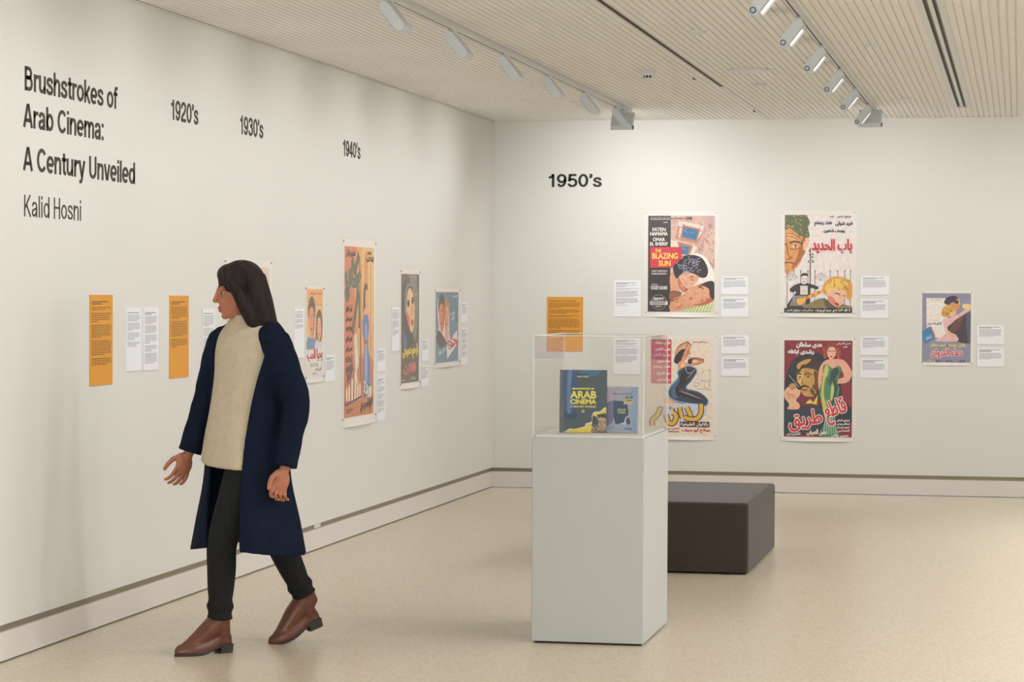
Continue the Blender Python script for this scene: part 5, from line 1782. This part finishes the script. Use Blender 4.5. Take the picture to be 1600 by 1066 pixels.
# ---- boots
def boot(heel, toe, pitch_, ankle, knee, base_z):
    """heel and toe are ground-plane points (x, y); built flat, then pitched about the toe"""
    hx, tx = Vector(heel), Vector(toe)
    d = (tx - hx)
    L_ = d.length
    d.normalize()
    sd = Vector((-d.y, d.x))
    root = bpy.data.objects.new('boot', None)
    link(root, PERSON)
    Mloc = Matrix(((d.x, sd.x, 0, hx.x), (d.y, sd.y, 0, hx.y), (0, 0, 1, base_z), (0, 0, 0, 1)))
    piv = Matrix.Translation((L_ * .80, 0, 0))
    Mfull = Mloc @ piv @ Matrix.Rotation(radians(pitch_), 4, 'Y') @ piv.inverted()
    root.matrix_basis = Mfull
    inv = Mfull.inverted()
    ak = inv @ Vector(ankle)
    # sole profile: outline of a right shoe sole, symmetric enough
    def outline(k):
        pts = []
        n = 28
        for i in range(n):
            a = 2 * pi * i / n
            x = L_ * (.5 - .5 * cos(a))
            t_ = x / L_
            w = .033 * (1 - ((t_ - .14) / .9) ** 2 * .2) if t_ < .3 else .033 + .010 * sin(pi * min((t_ - .3) / .62, 1.0) * .75)
            e = min(1.0, (t_ / .10) ** .5 if t_ < .10 else 1.0) * (max(0.0, (1 - t_) / .26) ** .55 if t_ > .74 else 1.0)
            pts.append((x, (1 if sin(a) > 0 else -1) * w * e * k))
        return pts
    def zs(x):                                             # underside of the upper: heel raised
        t_ = x / L_
        return .006 + .032 * max(0.0, 1 - max(0.0, t_ - .22) / .38) ** 1.3 if t_ > .22 else .038
    V1, F1 = [], []
    n = 28
    o0, o1 = outline(1.0), outline(1.03)
    rings = [[Vector((x, y, max(zs(x) - .006, 0))) for x, y in o0], [Vector((x, y, zs(x) + .003)) for x, y in o1]]
    ring_mesh(V1, F1, rings)
    hl = [(x, y) for x, y in ((-.000, -.020), (-.000, .020), (.012, .031), (.062, .030), (.066, 0), (.062, -.030), (.012, -.031))]
    b = len(V1)
    V1 += [Vector((x + .004, y * .95, 0)) for x, y in hl] + [Vector((x, y, .036)) for x, y in hl]
    m_ = len(hl)
    for i in range(m_):
        j = (i + 1) % m_
        F1.append((b + i, b + j, b + m_ + j, b + m_ + i))
    F1.append(tuple(b + i for i in range(m_)))
    F1.append(tuple(b + m_ + i for i in range(m_))[::-1])
    mesh_obj('sole', V1, F1, MAT['sole'], root)
    global V, Fc
    V, Fc = [], []
    rg = [[Vector((x, y, zs(x))) for x, y in o0]]
    for hgt, k, fx in ((.018, 1.0, 1.0), (.034, .92, .985)):
        rg.append([Vector((L_ * .5 + (x - L_ * .5) * fx, y * k, zs(x) + hgt * (1.0 - .25 * max(0, x / L_ - .7) / .3))) for x, y in o0])
    rg.append([Vector((L_ * .46 + (x - L_ * .46) * .90, y * .55, zs(x) + .052 - .022 * max(0, x / L_ - .45))) for x, y in o0])
    ring_mesh(V, Fc, rg)
    # vamp and shaft
    tube(V, Fc, [(L_ * .90, 0, .024), (L_ * .74, 0, .036), (L_ * .58, 0, .062), (L_ * .42, 0, .092), (ak.x * .6 + L_ * .14, ak.y, .125)], [.019, .031, .037, .043, .046], (Vector((0, 1, 0)), .98), 18)
    kd = (inv.to_3x3() @ (Vector(knee) - Vector(ankle))).normalized()
    top = Vector(ak) + kd * .085
    tube(V, Fc, [(L_ * .17, 0, .062), (L_ * .20, 0, .10), (ak.x, ak.y, max(ak.z, .12)), tuple(top)], [.038, .044, .046, .048], (Vector((0, 1, 0)), .92), 18, False)
    fuse('upper', V, Fc, MAT['leather'], .005, 4, root)
    return root
boot((.098, .050), (.365, .078), 0, ANL, KNL, 0)
boot((-.392, -.066), (-.138, -.088), 20, ANR, KNR, 0)

# ---- sweater
V, Fc = [], []
def section(cx, cy, z, a, b, tw, n=40, p=2.3, tilt=0.0, fold=0.0):
    out = []
    for i in range(n):
        t_ = 2 * pi * i / n
        c_, s_ = cos(t_), sin(t_)
        k = (abs(c_) ** p + abs(s_) ** p) ** (-1 / p)
        k *= 1 + fold * sin(7 * t_ + z * 9)
        x, y = a * k * c_, b * k * s_
        out.append(Vector((cx + x * cos(tw) - y * sin(tw), cy + x * sin(tw) + y * cos(tw), z + tilt * s_)))
    return out
rings = []
for cx, z, a, b, tw, ti, fo in spline3([(.062, .780, .130, .172, 0, -.015, .02), (.060, .80, .132, .174, 0, -.012, .02), (.048, .90, .132, .166, .03, 0, .015), (.030, 1.02, .124, .156, .10, 0, .01), (.012, 1.15, .118, .158, .18, 0, .01),
                                   (.006, 1.25, .112, .160, .25, 0, 0), (.004, 1.32, .094, .150, .28, 0, 0), (.006, 1.362, .078, .112, .28, 0, 0), (.010, 1.392, .066, .076, .28, 0, 0), (.012, 1.405, .061, .068, .28, 0, 0)], 4):
    rings.append(section(cx, 0, z, a, b, tw, 44, 2.2, ti, fo))
inner = [[Vector((v.x * .90 + .1 * .03, v.y * .92, v.z)) for v in r] for r in (rings[0],)]
ring_mesh(V, Fc, rings)
for S_ in (SHL, SHR):
    tube(V, Fc, [(0, 0, 1.335), tuple(Vector((0, 0, 1.33)).lerp(S_, .55)), tuple(S_ * .92 + Vector((0, 0, 1.29)) * .08)], [.060, .055, .044])
fuse('sweater', V, Fc, MAT['knit'], .006, 3, PERSON)
V, Fc = [], []
rr = []
for dr, dz in ((0, 0), (.004, .006), (0, .013), (-.006, .013)):
    rr.append(section(.011, 0, 1.398 + dz, .062 + dr, .069 + dr, .28, 40, 2.0))
ring_mesh(V, Fc, rr, False)
mesh_obj('neckband', V, Fc, MAT['knit'], [o for o in PERSON.children if o.name.startswith('sweater')][0], True)

# ---- coat: open shell from one front edge round the back to the other, plus sleeves
V, Fc = [], []
LV = spline3([   # z, cx, a, b, twist, left edge angle, right edge angle
    (.425, .000, .236, .262, .00, 55, 16),
    (.55, .000, .210, .242, .00, 53, 8),
    (.70, .004, .176, .215, .02, 51, -4),
    (.85, .006, .158, .202, .05, 52, -16),
    (.98, .004, .146, .190, .10, 54, -28),
    (1.12, .000, .138, .188, .17, 58, -40),
    (1.24, -.004, .130, .192, .24, 64, -50),
    (1.32, -.008, .116, .184, .28, 70, -60),
    (1.362, -.012, .100, .150, .28, 76, -68),
    (1.392, -.014, .088, .105, .28, 80, -74),
    (1.410, -.014, .082, .088, .28, 84, -78)], 4)
NA = 64
TH = .016
outer, inn = [], []
for (z, cx, a, b, tw, aL, aR) in LV:
    ro, ri = [], []
    for i in range(NA + 1):
        t_ = radians(aL + (360 + aR - aL) * i / NA)
        c_, s_ = cos(t_), sin(t_)
        p = 2.25
        k = (abs(c_) ** p + abs(s_) ** p) ** (-1 / p)
        fl_ = max(0.0, (1.0 - z) / .6)
        k *= 1 + .030 * fl_ * sin(6 * t_ + 1.0) + .012 * fl_ * sin(11 * t_ + z * 4)
        hem = .018 * sin(2 * t_ + .6) * max(0, 1 - (z - .42) / .12) if z < .54 else 0
        for lst, kk in ((ro, 1.0), (ri, None)):
            if kk is None:
                a2, b2 = a - TH, b - TH
            else:
                a2, b2 = a, b
            x, y = a2 * k * c_, b2 * k * s_
            lst.append(Vector((cx + x * cos(tw) - y * sin(tw), x * sin(tw) + y * cos(tw), z + hem)))
    outer.append(ro)
    inn.append(ri)
nl = len(LV)
b0 = len(V)
for r in outer:
    V.extend(r)
for r in inn:
    V.extend(r)
st = NA + 1
off = nl * st
for k in range(nl - 1):
    for i in range(NA):
        p = b0 + k * st + i
        Fc.append((p, p + 1, p + st + 1, p + st))
        q = p + off
        Fc.append((q, q + st, q + st + 1, q + 1))
    for i in (0, NA):
        p = b0 + k * st + i
        Fc.append((p, p + st, p + st + off, p + off))
for i in range(NA):
    for k in (0, nl - 1):
        p = b0 + k * st + i
        Fc.append((p, p + 1, p + 1 + off, p + off))
def sleeve(S_, E_, W_):
    inx = Vector((0, 0, S_.z + .012)).lerp(S_, .62)
    pts = spline3([inx, S_ + Vector((0, 0, -.012)), S_.lerp(E_, .45), E_, E_.lerp(W_, .5), W_ + (W_ - E_) * .03], 4)
    rad = [x[0] for x in spline3([(v,) for v in (.058, .066, .066, .059, .053, .051)], 4)]
    rad = [r * (1 + .03 * sin(i * 1.9)) for i, r in enumerate(rad)]
    tube(V, Fc, pts, rad, None, 20, False)
sleeve(SHL, ELL, WRL)
sleeve(SHR, ELR, WRR)
coat = fuse('coat', V, Fc, MAT['coat'], .0065, 3, PERSON)
# narrow turned collar
V, Fc = [], []
rr_o, rr_i = [], []
for dz, k in ((-.020, 1.10), (.012, 1.06), (.024, .98)):
    row = []
    for i in range(41):
        t_ = radians(78 + (360 - 70 - 78) * i / 40)
        x, y = .086 * k * cos(t_), .092 * k * sin(t_)
        row.append(Vector((-.014 + x * cos(.28) - y * sin(.28), x * sin(.28) + y * cos(.28), 1.404 + dz)))
    rr_o.append(row)
for row in rr_o:
    V.extend(row)
for k in range(2):
    for i in range(40):
        p = k * 41 + i
        Fc.append((p, p + 1, p + 42, p + 41))
co = mesh_obj('collar', V, Fc, MAT['coat'], coat, True)
sm = co.modifiers.new('thickness', 'SOLIDIFY')
sm.thickness = .008
